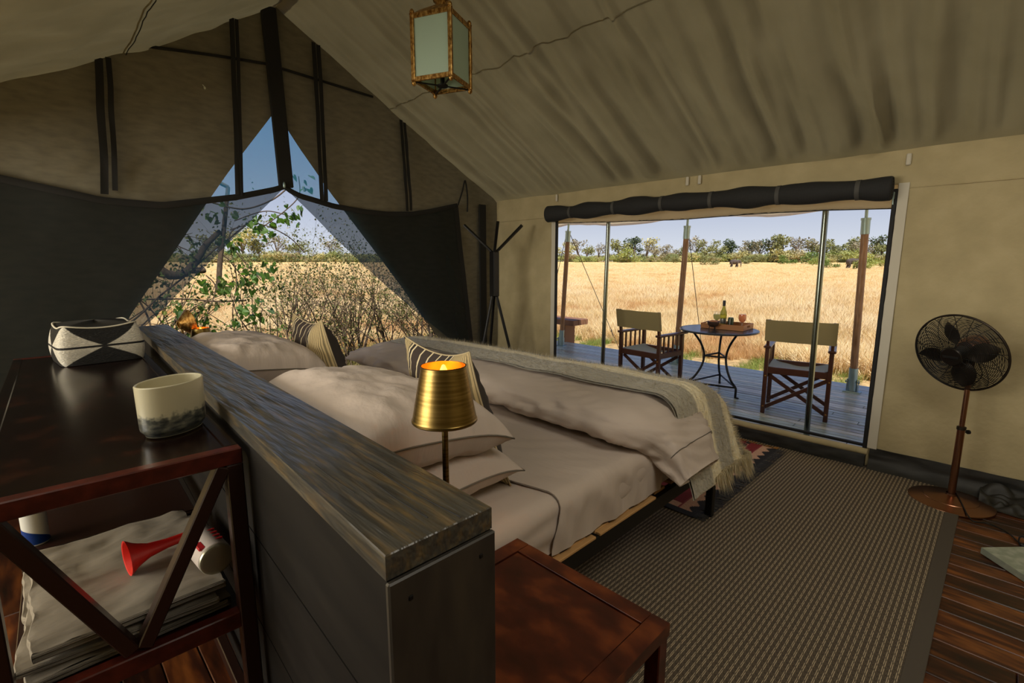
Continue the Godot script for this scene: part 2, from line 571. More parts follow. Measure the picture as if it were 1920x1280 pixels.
	for y in 24:
		for x in 64:
			var d = absi(y - 7); var d2 = absi(y - 13)
			var k = 0.95 if (d <= 1 or d2 <= 1) else 0.12
			if k > 0.5 and (x / 4 + (1 if d2 <= 1 else 0)) % 4 == 0: k = 0.5
			if k < 0.5 and (x / 3 + y / 3) % 3 == 0: k = 0.3
			im.set_pixel(x, y, G.call(58, 49, 40).lerp(G.call(206, 188, 156), k * (0.85 + 0.15 * rng.randf())))
	m = mat("carpet", Color.WHITE, 0.95); m.albedo_texture = ImageTexture.create_from_image(im)
	m = mat("carpet_border", Color8(82, 74, 64), 0.9); bump(m, thread, 0.05)
	# kilim
	im = Image.create(384, 256, false, Image.FORMAT_RGB8)
	var kr = G.call(138, 32, 40); var kp = G.call(222, 176, 150); var kb = G.call(34, 33, 38); var kd = G.call(78, 24, 34)
	for y in 256:
		for x in 384:
			var cc = kr
			var ye = y / 256.0 * 1.3
			var tooth = 0.042 * absf(fposmod(x / 384.0 * 1.45 / 0.10, 1.0) * 2.0 - 1.0)
			tooth = floor(tooth / 0.009) * 0.009
			var e = ye if ye < 0.65 else 1.3 - ye
			if e < 0.035 + tooth: cc = kb
			elif e < 0.115: cc = kp
			elif e < 0.125: cc = kr.lightened(0.15)
			elif (int(x / 10) + int(y / 7)) % 3 == 0 and fposmod(ye, 0.2) < 0.09: cc = kd
			elif fposmod(ye - 0.2, 0.34) < 0.035: cc = kp.lerp(kr, 0.25) if (x / 12) % 2 == 0 else kb
			var exx = x / 384.0 * 1.45
			if exx < 0.05 + 0.5 * tooth: cc = kb
			elif exx < 0.11: cc = kp if cc == kr or cc == kd else cc
			im.set_pixel(x, y, cc.darkened(0.15 * rng.randf()))
	m = mat("kilim", Color.WHITE, 0.95); m.albedo_texture = ImageTexture.create_from_image(im); bump(m, thread, 0.1)
	# basket: black and white beads
	im = Image.create(256, 128, false, Image.FORMAT_RGB8)
	for y in 128:
		for x in 256:
			var px = fposmod(x / 64.0, 1.0) - 0.5; var py = y / 128.0 - 0.5
			var white = absf(px) > absf(py) * 0.98
			if absf(py) < 0.028: white = false
			var bead = 0.80 + 0.20 * rng.randf() * (1.0 if y % 3 else 0.5)
			im.set_pixel(x, y, (G.call(236, 230, 214) * bead) if white else (G.call(22, 21, 20) * (0.4 + bead * rng.randf())))
	m = mat("basket", Color.WHITE, 0.6); m.albedo_texture = ImageTexture.create_from_image(im); bump(m, ntex(0.16, 2, [], 71), 0.35)
	mat("basket_rim", Color8(200, 194, 176), 0.7)
	mat("basket_lid", Color8(30, 29, 27), 0.7)
	# frosted candle glass with smoky foot
	im = Image.create(256, 128, false, Image.FORMAT_RGB8)
	var f2 = FastNoiseLite.new()
	f2.seed = 9; f2.frequency = 0.03
	for y in 128:
		for x in 256:
			var t = 1.0 - y / 128.0   # height
			var e = 0.41 + 0.09 * f2.get_noise_2d(128 + 100 * cos(x * TAU / 256), 100 * sin(x * TAU / 256)) + 0.07 * f2.get_noise_2d(x * 3.0, y * 3.0)
			var k = sm(e + 0.06, e - 0.08, t) * (0.80 + 0.5 * f2.get_noise_2d(x * 1.5, y * 2.0 + 300))
			k = maxf(k, sm(0.14, 0.05, t) * 0.85)
			im.set_pixel(x, y, G.call(200, 194, 166).lerp(G.call(50, 54, 54), clampf(k, 0, 1)))
	m = mat("frosted", Color.WHITE, 0.35); m.albedo_texture = ImageTexture.create_from_image(im); glow(m, Color(0.4, 0.37, 0.26)); m.clearcoat_enabled = true; m.clearcoat = 0.4; m.clearcoat_roughness = 0.15
	m = mat("lantern_glass", Color8(178, 200, 184), 0.4); glow(m, Color(0.5, 0.55, 0.46))
	mat("fuse", Color8(200, 204, 190), 0.5)
	# things on the deck table
	m = mat("bottle_glass", Color(0.52, 0.56, 0.06, 0.25), 0.1); m.transparency = BaseMaterial3D.TRANSPARENCY_ALPHA; glow(m, Color(0.8, 0.75, 0.1)); m.roughness = 0.26
	m.albedo_color.a = 0.72
	mat("bottle_neck", Color8(26, 22, 34), 0.4)
	m = mat("clear_glass", Color(0.95, 0.97, 0.97, 0.12), 0.05); m.transparency = BaseMaterial3D.TRANSPARENCY_ALPHA
	m = mat("beer", Color(0.93, 0.50, 0.02, 0.92), 0.3); m.transparency = BaseMaterial3D.TRANSPARENCY_ALPHA; glow(m, Color(0.95, 0.5, 0.05))
	mat("bottle_label", Color8(206, 196, 62), 0.6)
	mat("can_green", Color8(70, 84, 66), 0.3, 0.6)
	mat("can_silver", Color8(170, 172, 170), 0.3, 0.9)
	mat("bowl_dark", Color8(62, 44, 34), 0.35)
	# small indoor things
	mat("spray_white", Color8(206, 208, 206), 0.4)
	mat("spray_blue", Color8(22, 72, 170), 0.4)
	mat("ink", Color8(60, 62, 66), 0.6)
	mat("ink_red", Color8(190, 30, 36), 0.5)
	mat("red_plastic", Color8(206, 34, 26), 0.4)
	mat("can_white", Color8(208, 196, 186), 0.4)
	mat("can_end", Color8(176, 172, 150), 0.35, 0.6)
	mat("paper", Color8(190, 196, 200), 0.8)
	mat("stone", Color8(176, 182, 166), 0.6); tex(M.stone, ntex(0.01, 5, [[0.3, Color(0.86, 0.88, 0.86)], [0.7, Color(1, 1, 1)]], 81), Vector3.ONE * 3, true)
	mat("black_plastic", Color8(18, 18, 18), 0.5)
	mat("badge", Color8(50, 46, 42), 0.3, 0.7)
	# outside
	m = mat("ground", Color.WHITE, 1.0)
	tex(m, ntex(0.015, 6, [[0.0, G.call(200, 164, 96)], [0.5, G.call(226, 192, 124)], [1.0, G.call(242, 214, 154)]], 91), Vector3.ONE * 0.11, true)
	m = mat("dirt", Color.WHITE, 1.0)
	tex(m, ntex(0.02, 6, [[0.0, G.call(120, 100, 64)], [0.5, G.call(176, 146, 98)], [1.0, G.call(206, 178, 128)]], 92), Vector3.ONE * 0.6, true)
	m = mat("dry_grass", Color.WHITE, 0.9); m.vertex_color_use_as_albedo = true; glow(m, Color(0.5, 0.38, 0.2))
	m = mat("green_grass", Color.WHITE, 0.9); m.vertex_color_use_as_albedo = true; glow(m, Color(0.3, 0.42, 0.1))
	m = mat("leaf", Color.WHITE, 0.6); m.vertex_color_use_as_albedo = true; glow(m, Color(0.34, 0.60, 0.08))
	m = mat("big_leaf", Color8(74, 104, 42), 0.5); glow(m, Color(0.16, 0.34, 0.03))
	m = mat("big_leaf_dark", Color8(52, 76, 34), 0.5); glow(m, Color(0.08, 0.18, 0.02))
	m = mat("bark", Color.WHITE, 0.95); tex(m, ntex(0.03, 5, [[0, G.call(58, 48, 40)], [1, G.call(120, 102, 82)]], 93), Vector3(3, 1, 3), true)
	m = mat("twig", Color8(96, 80, 64), 0.95)
	mat("far_trunk", Color8(120, 104, 88), 1.0)
	m = mat("far_leaf", Color.WHITE, 0.9); m.vertex_color_use_as_albedo = true; glow(m, Color(0.25, 0.25, 0.14))
	mat("elephant", Color8(86, 76, 70), 0.95); bump(M.elephant, fine, 3.0)
	mat("tusk", Color8(226, 216, 196), 0.5)
	mat("rope", Color8(96, 84, 68), 0.9)

# ------------------------------------------------------------------ the tent
const RX := 1.76   # ridge
const RY := 3.61
const EX := 4.28   # eave on the door side
const EY := 2.235
const LX := -0.76  # eave on the far side
const GZ := -4.6   # gable wall
const FZ := 1.7    # wall behind the camera

func roof_y(x: float) -> float:
	return RY - absf(x - RX) * (RY - EY) / (EX - RX)

func make_ceiling(right: bool):
	var ex = EX if right else LX
	var inward = Vector3(-0.479 if right else 0.479, -0.878, 0)
	var surf = func(u, w):   # u from eave to ridge, w from gable to front
		var z = lerpf(GZ - 0.02, FZ, w)
		u = lerpf(-0.05, 1.0, u)
		var p = Vector3(lerpf(ex, RX, u), lerpf(EY, RY, u), z)
		var hang = sin(PI * maxf(u, 0.0))
		var d = 0.02 * hang
		if right:
			var a = nz(z * 5.2 + 0.5 * nz(u * 2, z, 4), u * 0.55, 7.0) + 0.5 * nz(z * 11.0, u * 0.9, 17.0)
			d += 0.052 * a * sm(0.0, 0.06, u) * (1.0 - 0.75 * sm(0.55, 1.0, u)) * sm(GZ, GZ + 0.15, z)
			d += 0.012 * nz(z * 1.3, u * 5.0, 3.0) * hang
			p.y += 0.008 * sin(fposmod(z * 0.35 + 0.25, 1.0) * PI) * (1 - u)
		else:
			d += 0.045 * hang + 0.02 * nz(z * 2.0, u * 6.0, 27.0) * hang + 0.010 * nz(z * 6.0, u * 10.0, 22.0)
		return p + inward * d
	var b = MB.new()
	b.grid(surf, 70, 340, not right)
	if right:
		b.box(Vector3(RX, RY + 0.035, (GZ + FZ) / 2), Vector3(0.09, 0.04, FZ - GZ + 0.3))
	var c = tag(part("ceiling", b, M.roof_canvas), "sloping cream canvas roof with soft ripples above the wide door" if right else "sagging canvas roof slope in the upper left corner", "ceiling", "", "structure")
	# stitched seam along the slope
	var s = MB.new()
	var u0 = 0.60 if right else 0.58
	var path = []
	for i in 90:
		var w = i / 89.0
		var p = surf.call(u0, lerpf(0.004, 1.0, w)) + inward * 0.003
		path.append(p)
	s.tube(path, 0.0045, 6)
	part("seam", s, M.roof_canvas, c)
	if not right:
		s = MB.new()
		s.tube(path.map(func(p): return p + inward * 0.006 + Vector3(0.012 + 0.004 * nz(p.z * 20, 1), 0, 0)), 0.003, 5)
		part("seam_cord", s, M.webbing, c)
	return c

func make_gable():
	var wall = thing("wall_back", "dark brown canvas gable wall drawn apart over gauze beside the bed", "wall", Vector3.ZERO, 0.0, "", "structure")
	var a_left = [Vector2(-0.2, -0.75), Vector2(0.02, -0.06), Vector2(1.106, 0.535), Vector2(2.187, 1.262), Vector2(2.78, 1.70)]   # y, x of the edge
	var a_right = [Vector2(-0.2, 3.98), Vector2(0.02, 3.82), Vector2(0.504, 3.452), Vector2(2.198, 2.098), Vector2(2.72, 1.735)]
	for side in [0, 1]:
		var f = func(u, w):
			var y = lerpf(0.0, RY, w)
			var out_x = RX + (-1.0 if side == 0 else 1.0) * (2.52 if y < EY else maxf(0.0, 2.52 * (RY - y) / (RY - EY)))
			var in_x = lerp_list(a_left if side == 0 else a_right, y)
			if y > (2.78 if side == 0 else 2.72): in_x = lerpf(in_x, RX, sm(2.7, 3.61, y))
			var x = lerpf(out_x, in_x, u)
			if side == 0: x = minf(x, 1.74)
			else: x = maxf(x, 1.70)
			var z = GZ + 0.012 * nz(x * 1.7 + y * 0.8, y * 1.3, 31.0) + 0.006 * nz(x * 6 - y * 5, y * 2.5, 33.0) + 0.02 * (1 - w) * sin(x * 3.0)
			return Vector3(x, y, z)
		var b = MB.new()
		b.grid(f, 44, 70, side == 1)
		b.grid(func(u, w): return f.call(u, w) + Vector3(0, 0, -0.006), 44, 70, side == 0)
		part("canvas_flap", b, M.brown_canvas, wall)
	# gauze behind the flaps, above the cord
	var cord = [Vector2(-0.76, 2.17), Vector2(-0.04, 2.02), Vector2(0.45, 1.925), Vector2(0.80, 1.918), Vector2(1.316, 2.024), Vector2(1.627, 2.115), Vector2(1.71, 2.15), Vector2(1.76, 2.115), Vector2(1.844, 2.079), Vector2(2.139, 2.018), Vector2(2.45, 1.985), Vector2(2.702, 1.98), Vector2(3.0, 2.0), Vector2(3.231, 2.045), Vector2(3.62, 2.135)]
	var low = MB.new()
	low.grid(func(u, w):
		var x = lerpf(0.9, 2.5, u)
		var y0 = lerp_list(cord, x); var y1 = lerpf(2.95, 2.95, u)
		return Vector3(x, lerpf(y0, y1, w), GZ - 0.03), 20, 6)
	part("upper_gauze", low, M.upper_gauze, wall)
	# hanging gauze flaps below the cord
	for side in [0, 1]:
		var f = func(u, w):
			var x = lerpf(-0.76, 1.71, u) if side == 0 else lerpf(1.71, 3.62, u)
			var top = lerp_list(cord, x)
			var bot = maxf(0.0, 2.14 - (1.71 - x) * 1.02) if side == 0 else maxf(0.0, 2.14 - (x - 1.71) * 0.965)
			var y = lerpf(bot, top, w)
			if side == 1: x += 0.27 * (1 - y / 2.1) * sm(0.2, 1.0, u)
			var z = GZ + 0.045 + 0.012 * nz(x * 2.2, y * 1.0, 41.0) + 0.008 * nz(x * 5 + y * 2, y * 1.4, 43.0) * (1 - w)
			return Vector3(x, y, z)
		var b = MB.new()
		b.grid(f, 50, 30)
		var g = part("gauze_flap", b, M.dark_gauze, wall)
		var hem = MB.new()
		var pts = []
		for i in 51: pts.append(f.call(i / 50.0, 1.0))
		hem.grid(func(u, w):
			var p = pts[int(round(u * 50))]
			return p + Vector3(0, lerpf(-0.027, 0.022, w), 0.004 + 0.006 * sin(w * PI)), 50, 4)
		hem.grid(func(u, w): return pts[int(round(u * 50))] + Vector3(0, lerpf(-0.027, 0.022, w), -0.003), 50, 1, true)
		part("hem_tape", hem, M.webbing, g)
		if side == 1:
			hem = MB.new()
			hem.grid(func(u, w): return f.call(1.0, w) + Vector3(lerpf(-0.05, 0.015, u), 0, 0.005), 2, 20)
			part("edge_tape", hem, M.webbing, g)
			var t = MB.new()
			t.tube(curve([f.call(1, 1) + Vector3(0, 0, 0.02), Vector3(3.70, 2.30, GZ + 0.05), Vector3(3.75, 2.42, GZ + 0.04), Vector3(3.765, 2.25, GZ + 0.06), Vector3(3.76, 2.07, GZ + 0.06)]), 0.009, 6)
			part("tie_cord", t, M.webbing, g)
	# webbing over the middle pole, straps, cross cord, corner band
	var b = MB.new()
	b.box(Vector3(1.705, 2.86, GZ + 0.035), Vector3(0.125, 1.44, 0.03), 0.008, Basis(Vector3.BACK, 0.03))
	part("centre_band", b, M.webbing, wall)
	b = MB.new()
	b.ball(Vector3(1.70, 2.155, GZ + 0.065), Vector3(0.012, 0.028, 0.012), 10, 6)
	part("toggle", b, M.galvanised, wall)
	for s in [[0.53, 0.47, 2.87, 1.965, 0.028], [0.585, 0.53, 2.885, 1.995, 0.020], [1.39, 1.322, 3.39, 2.04, 0.022], [1.425, 1.352, 3.39, 2.035, 0.016], [2.04, 2.03, 3.40, 2.05, 0.022], [2.085, 2.066, 3.39, 2.05, 0.022], [2.90, 2.945, 2.92, 2.02, 0.02], [2.945, 2.985, 2.90, 2.03, 0.02]]:
		b = MB.new()
		var f = func(u, w):
			var x = lerpf(s[0], s[1], w) + (u - 0.5) * s[4] * 1.6 + 0.005 * nz(w * 2, s[0] * 9)
			return Vector3(x, lerpf(s[2], s[3], w), GZ + 0.062 + 0.012 * sin(w * 2.6) + 0.006 * nz(w * 4, s[0] * 5 + u))
		b.grid(f, 2, 18, true)
		b.grid(func(u, w): return f.call(u, w) + Vector3(0, 0, -0.004), 2, 18)
		part("strap", b, M.webbing, wall)
	for l in [[Vector3(0.83, 3.035, GZ + 0.02), Vector3(1.25, 3.09, GZ + 0.02), Vector3(1.64, 3.13, GZ + 0.02)], [Vector3(1.77, 3.125, GZ + 0.02), Vector3(2.2, 3.105, GZ + 0.02), Vector3(2.62, 3.085, GZ + 0.02)]]:
		b = MB.new()
		b.tube(curve(l), 0.011, 6)
		part("cross_cord", b, M.webbing, wall)
	b = MB.new()
	b.box(Vector3(4.02, 1.2, GZ + 0.03), Vector3(0.11, 1.95, 0.02), 0.006)
	part("corner_band", b, M.webbing, wall)
	return wall

func make_walls():
	# door wall: canvas left of the door, over it and right of it, each with two faces
	var z0 = -3.62; var z1 = -0.60; var top = 2.02
	var wall = thing("wall_right", "beige canvas side wall around the wide open door", "wall", Vector3.ZERO, 0.0, "", "structure")
	var b = MB.new()
	for r in [[GZ - 0.02, z0, 0.0, EY + 0.004], [z0, z1, top, EY + 0.004], [z1, FZ, 0.0, EY + 0.004]]:
		var f = func(u, w):
			var z = lerpf(r[0], r[1], u); var y = lerpf(r[2], r[3], w)
			var d = 0.008 * nz(z * 2.2 + 0.4 * y, y * 0.9, 51.0) + 0.003 * nz(z * 9.0, y * 0.7, 53.0)
			return Vector3(EX - d * sm(0, 0.1, y), y, z)
		b.grid(f, 40, 24, true)
		b.grid(func(u, w): return f.call(u, w) + Vector3(0.02, 0, 0), 40, 24)
	b.box(Vector3(EX + 0.01, 1.05, z0), Vector3(0.022, 2.1, 0.01))
	b.box(Vector3(EX + 0.01, 1.05, z1), Vector3(0.022, 2.1, 0.01))
	b.box(Vector3(EX + 0.01, top, (z0 + z1) / 2), Vector3(0.022, 0.01, z1 - z0))
	part("canvas", b, M.wall_canvas, wall)
	for t in [[-3.613, 2.19], [-2.107, 2.2], [-1.996, 2.2], [-0.564, 2.17]]:
		b = MB.new()
		b.box(Vector3(EX - 0.014, t[1], t[0]), Vector3(0.012, 0.075, 0.028), 0.005)
		part("tie_loop", b, M.white_tape, wall)
	b = MB.new()
	b.tube([Vector3(EX - 0.006, 1.985, z1 + 0.03), Vector3(EX - 0.007, 1.99, 0.4), Vector3(EX - 0.006, 1.98, FZ)], 0.003, 5)
	b.tube([Vector3(EX - 0.006, 1.98, GZ), Vector3(EX - 0.007, 1.99, z0 - 0.02)], 0.003, 5)
	part("stitch_line", b, M.wall_canvas, wall)
	# the door's own edges
	var door = thing("door_1", "wide open tent doorway onto the wooden deck", "doorway", Vector3.ZERO, 0.0, "", "structure")
	for s in [[z1 - 0.012, 1], [z0 + 0.012, -1]]:
		b = MB.new()
		b.box(Vector3(EX - 0.008, 1.06, s[0]), Vector3(0.03, 1.85, 0.028), 0.006)
		part("zip_edge", b, M.black_trim, door)
		b = MB.new()
		b.grid(func(u, w): return Vector3(EX - 0.016 + 0.004 * nz(w * 14, u), lerpf(0.15, 2.02, w), s[0] + s[1] * lerpf(0.012, 0.07, u)), 3, 50, s[1] > 0)
		b.grid(func(u, w): return Vector3(EX - 0.009, lerpf(0.15, 2.02, w), s[0] + s[1] * lerpf(0.012, 0.07, u)), 3, 5, s[1] < 0)
		part("edge_tape", b, M.white_tape, door)
	b = MB.new()
	b.box(Vector3(EX - 0.03, 1.94, z1 - 0.02), Vector3(0.014, 0.05, 0.014), 0.004)
	b.tube([Vector3(EX - 0.035, 1.925, z1 - 0.02), Vector3(EX - 0.037, 1.88, z1 - 0.018)], 0.005, 6)
	part("zip_pull", b, M.galvanised, door)
	# sill
	b = MB.new()
	b.grid(func(u, w):
		var z = lerpf(z0, z1, u)
		return Vector3(EX - 0.05 - 0.02 * (1 - w) + 0.006 * nz(z * 5, w * 2, 61), lerpf(0.0, 0.105, w), z), 90, 6, true)
	b.box(Vector3(EX, 0.05, (z0 + z1) / 2), Vector3(0.08, 0.1, z1 - z0), 0.01)
	part("sill_skirt", b, M.skirt, door)
	b = MB.new()
	b.grid(func(u, w):
		var z = lerpf(z0, z1 + 0.01, u); var a = lerpf(-1.2, 1.9, w)
		return Vector3(EX - 0.02 - 0.036 * cos(a), 0.118 + 0.024 * sin(a) + 0.004 * nz(z * 4, 0, 62), z), 90, 8, true)
	part("sill_fold", b, M.wall_canvas, door)
	b = MB.new()
	b.box(Vector3(EX + 0.035, 0.15, (z0 + z1) / 2), Vector3(0.03, 0.02, z1 - z0), 0.005)
	part("sill_zip", b, M.black_trim, door)
	# dark skirting flap
	b = MB.new()
	for r in [[z1 + 0.02, FZ], [GZ, z0 - 0.02]]:
		b.grid(func(u, w):
			var z = lerpf(r[0], r[1], u)
			return Vector3(EX - 0.016 - 0.07 * pow(1 - w, 4) + 0.006 * nz(z * 4, w * 3, 65), lerpf(0.0, 0.157, w), z), 120, 10, true)
	tag(part("baseboard_right", b, M.skirt), "dark waterproof skirting along the foot of the beige wall", "skirting", "", "structure")
	b = MB.new()
	b.grid(func(u, w):
		var z = lerpf(0.02, 0.75, u)
		var x = lerpf(4.24, 4.02, w)
		return Vector3(x + 0.04 * nz(z * 6, 2, 68) * w, 0.003 + (0.055 * absf(nz(z * 9, w * 2.6, 67)) + 0.012 * absf(sin(w * 8 + z * 13))) * sm(1.0, 0.8, w) + 0.055 * pow(1 - w, 2), z), 110, 36)
	tag(part("ground_flap", b, M.skirt), "crumpled dark ground flap lying along the wall behind the fan", "ground flap")
	# walls the camera does not see: the left one open to let the unseen light in
	b = MB.new()
	b.box(Vector3(LX - 0.02, 0.1, (GZ + FZ) / 2), Vector3(0.04, 0.2, FZ - GZ))
	b.box(Vector3(LX - 0.02, 2.2, (GZ + FZ) / 2), Vector3(0.04, 0.12, FZ - GZ))
	b.box(Vector3(LX - 0.02, 1.2, -4.54), Vector3(0.04, 2.0, 0.12))
	b.box(Vector3(LX - 0.02, 1.2, 0.45), Vector3(0.04, 2.0, 2.5))
	tag(part("wall_left", b, M.wall_canvas), "canvas side wall opposite the door, out of view, with a wide opening for the unseen light", "wall", "", "structure")
	b = MB.new()  # added box around the unseen left light, keeps it off the bushes
	b.box(Vector3(-2.5, 3.2, -2.75), Vector3(3.5, 0.05, 4.4))
	b.box(Vector3(-2.5, 1.4, -4.93), Vector3(3.5, 3.6, 0.05))
	b.box(Vector3(-2.5, 1.4, -0.6), Vector3(3.5, 3.6, 0.05))
	b.box(Vector3(-2.5, -0.1, -2.75), Vector3(3.5, 0.1, 4.4))
	b.box(Vector3(-0.9, 2.75, -2.75), Vector3(0.05, 0.95, 4.4))
	b.box(Vector3(-4.22, 0.45, -2.75), Vector3(0.05, 0.95, 4.4))
	tag(part("added_light_box", b, M.wall_canvas), "added canvas box around the unseen left light, out of view, keeping it off the bushes", "wall", "", "structure")
	b = MB.new()  # glowing panel just behind the unseen left light
	b.box(Vector3(-4.2, 1.95, -2.9), Vector3(0.012, 2.1, 3.0), 0.003)
	var pm = mat("panel", Color8(230, 226, 210), 0.8)  # glow of the panels set at the unseen lights
	pm.emission_enabled = true
	pm.emission = Color(1.0, 0.95, 0.85)
	pm.emission_energy_multiplier = 0.8
	tag(part("unseen_light_panel_1", b, pm), "pale glowing panel behind the unseen left light, out of view", "unseen_light_panel", "", "structure")
	b = MB.new()  # glowing panels above the two unseen roof lights
	b.box(Vector3(-0.34, roof_y(-0.34), -1.9) + Vector3(0.479, -0.878, 0) * 0.03, Vector3(0.7, 0.01, 1.8), 0.003, Basis(Vector3(0.877, 0.479, 0), Vector3(-0.479, 0.877, 0), Vector3(0, 0, 1)))
	b.box(Vector3(1.05, roof_y(1.05), 0.85) + Vector3(0.479, -0.878, 0) * 0.06, Vector3(1.1, 0.01, 1.4), 0.003, Basis(Vector3(0.877, 0.479, 0), Vector3(-0.479, 0.877, 0), Vector3(0, 0, 1)))
	tag(part("unseen_light_panel_2", b, pm), "pale glowing panels at the unseen roof lights, out of view", "unseen_light_panel", "", "structure")
	b = MB.new()
	b.prism(PackedVector2Array([Vector2(LX, 0), Vector2(EX, 0), Vector2(EX, EY), Vector2(RX, RY), Vector2(LX, EY)]), 0.04, Transform3D(Basis(), Vector3(0, 0, FZ - 0.02)))
	tag(part("wall_front", b, M.wall_canvas), "canvas end wall behind the camera", "wall", "", "structure")

func make_floor():
	var fl = thing("floor", "brown hardwood plank floor beside the ribbed carpet", "floor", Vector3.ZERO, 0.0, "", "structure")
	var b = MB.new()
	b.box(Vector3((LX + EX) / 2, -0.06, (GZ + FZ) / 2), Vector3(EX - LX + 0.2, 0.06, FZ - GZ + 0.1))
	part("subfloor", b, M.console_dark, fl)
	var k = 0
	var x = LX + 0.02
	while x < EX:
		var cuts = [GZ, lerpf(-3.2, -2.2, rng.randf()), lerpf(-0.9, 0.9, rng.randf()), FZ]
		for c in 3:
			b = MB.new()
			b.box(Vector3(x + 0.058, -0.016, (cuts[c] + cuts[c + 1]) / 2), Vector3(0.114, 0.03, cuts[c + 1] - cuts[c] - 0.003), 0.003)
			quick("plank", b.build(), [M.floor_wood, M.floor_wood_dark, M.floor_wood_light][rng.randi() % 3], fl, k)
			k += 1
		x += 0.118
	# the deck outside
	var dk = thing("deck", "weathered grey plank deck under the awning", "deck", Vector3.ZERO, 0.0, "", "structure")
	b = MB.new()
	b.box(Vector3(5.75, -0.14, -3.0), Vector3(2.7, 0.16, 8.2))
	part("deck_frame", b, M.console_dark, dk)
	k = 0
	x = 4.33
	while x < 7.12:
		var z = -6.9 + 1.5 * rng.randf()
		var zs = [-7.0, z]
		while z < 1.0:
			z += lerpf(1.6, 3.2, rng.randf())
			zs.append(minf(z, 1.05))
		for c in zs.size() - 1:
			if zs[c + 1] - zs[c] < 0.05: continue
			b = MB.new()
			b.box(Vector3(x + 0.044, -0.014 + 0.003 * rng.randf(), (zs[c] + zs[c + 1]) / 2), Vector3(0.083, 0.028, zs[c + 1] - zs[c] - 0.005), 0.004)
			quick("plank", b.build(), M["deck_%d" % (rng.randi() % 5)], dk, k)
			k += 1
		x += 0.094

func make_awning():
	var b = MB.new()
	var f = func(u, w):
		var z = lerpf(-7.0, 1.2, w)
		var edge = 2.13
		var near = 1.0
		for p in [-5.40, -3.26, -1.20]: near = minf(near, absf(z - p))
		edge += 0.02 - 0.055 * sm(0.0, 1.0, near)
		return Vector3(lerpf(4.33, 6.86, u), lerpf(2.34, edge, u) - 0.05 * sin(PI * u) + 0.012 * nz(z * 3, u * 2, 71), z)
	b.grid(f, 14, 120, false)
	b.grid(func(u, w): return f.call(u, w) + Vector3(0, 0.006, 0), 14, 120, true)
	var a = tag(part("awning", b, M.awning), "tan canvas awning stretched over the deck on wooden poles", "awning")
	b = MB.new()
	b.grid(func(u, w): return f.call(1.0, w) + Vector3(0.004 * u, lerpf(0.012, -0.03, u) , 0), 2, 120)
	part("hem", b, M.awning, a)

func make_roll():
	var r = thing("rolled_screen", "rolled up black gauze screen strapped along the top of the doorway", "screen", Vector3(4.185, 2.012, -2.13))
	var ties = [-3.34, -2.80, -2.29, -1.84, -1.32, -0.81]
	var prof = func(u, w):
		var z = lerpf(-1.53, 1.50, u)
		var near = 1.0
		for t in ties: near = minf(near, absf(z - 2.13 + 0.0 - t + 0.0))
		var rad = 0.066 + 0.016 * sm(0.0, 0.25, near) + 0.010 * nz(z * 2.0, 3.0, 81) + 0.004 * nz(z * 5, w * 3, 83)
		var a = -TAU * w
		var lift = lerpf(0.0, -0.03, u) + 0.018 * sin(u * PI)
		return Vector3(cos(a) * rad * 0.85, sin(a) * rad * (1.0 + 0.12 * nz(z * 3, 1, 85)) + lift, z)
	var b = MB.new()
	b.grid(prof, 120, 22, false, false, true)
	for e in [0.0, 1.0]:
		for k in 4:
			var s = 1.0 - 0.22 * k; var s2 = 1.0 - 0.22 * (k + 1)
			var c0 = Vector3(0, lerpf(0.0, -0.03, e), lerpf(-1.53, 1.50, e))
			b.grid(func(u, w):
				var p = prof.call(e, u) - c0
				var q = p * lerpf(s, s2, w)
				q.z += (-1.0 if e == 0 else 1.0) * 0.012 * sin(w * PI)
				return c0 + q, 22, 3, e == 1.0, true)
	part("roll", b, M.rolled_gauze, r)
	for t in ties:
		var u = (t + 2.13 + 1.53) / 3.03
		b = MB.new()
		var pts = []
		for i in 24:
			var p = prof.call(u, i / 24.0)
			var c = Vector3(0, lerpf(0.0, -0.03, u) + 0.018 * sin(u * PI), p.z)
			pts.append(c + (p - c) * 1.05)
		b.grid(func(uu, w): return pts[int(round(w * 24)) % 24] + Vector3(0, 0, lerpf(-0.014, 0.014, uu)), 2, 24, true, false, true)
		var o = part("strap", b, M.roll_strap, r)
		b = MB.new()
		b.bar(pts[17] + Vector3(-0.01, -0.005, 0), pts[17] + Vector3(0.0, -0.055, 0.012), 0.018, 0.008, 0.002)
		part("toggle", b, M.black_trim, o)

func make_outer_flap():
	var low = [Vector2(-3.9, 1.935), Vector2(-3.71, 1.932), Vector2(-2.955, 1.905), Vector2(-2.145, 1.885), Vector2(-1.628, 1.894), Vector2(-1.048, 1.886), Vector2(-0.55, 1.866)]
	var f = func(u, w):
		var z = lerpf(-3.85, -0.56, u)
		var y = lerpf(lerp_list(low, z), 2.12, w)
		return Vector3(4.40 - 0.02 * w + 0.018 * nz(z * 2.5, w * 2.0, 75) * (1 - w) + 0.01 * nz(z * 7, w * 3, 76), y, z)
	var b = MB.new()
	b.grid(f, 90, 10, true)
	b.grid(func(u, w): return f.call(u, w) + Vector3(0.012, 0, 0), 90, 10)
	var o = tag(part("outer_flap", b, M.awning), "tan canvas flap hanging just outside the top of the doorway", "flap")
	b = MB.new()
	var pts = []
	for i in 60: pts.append(f.call(i / 59.0, 0.0) + Vector3(0.005, 0, 0))
	b.tube(pts, 0.006, 6)
	part("hem", b, M.skirt, o)

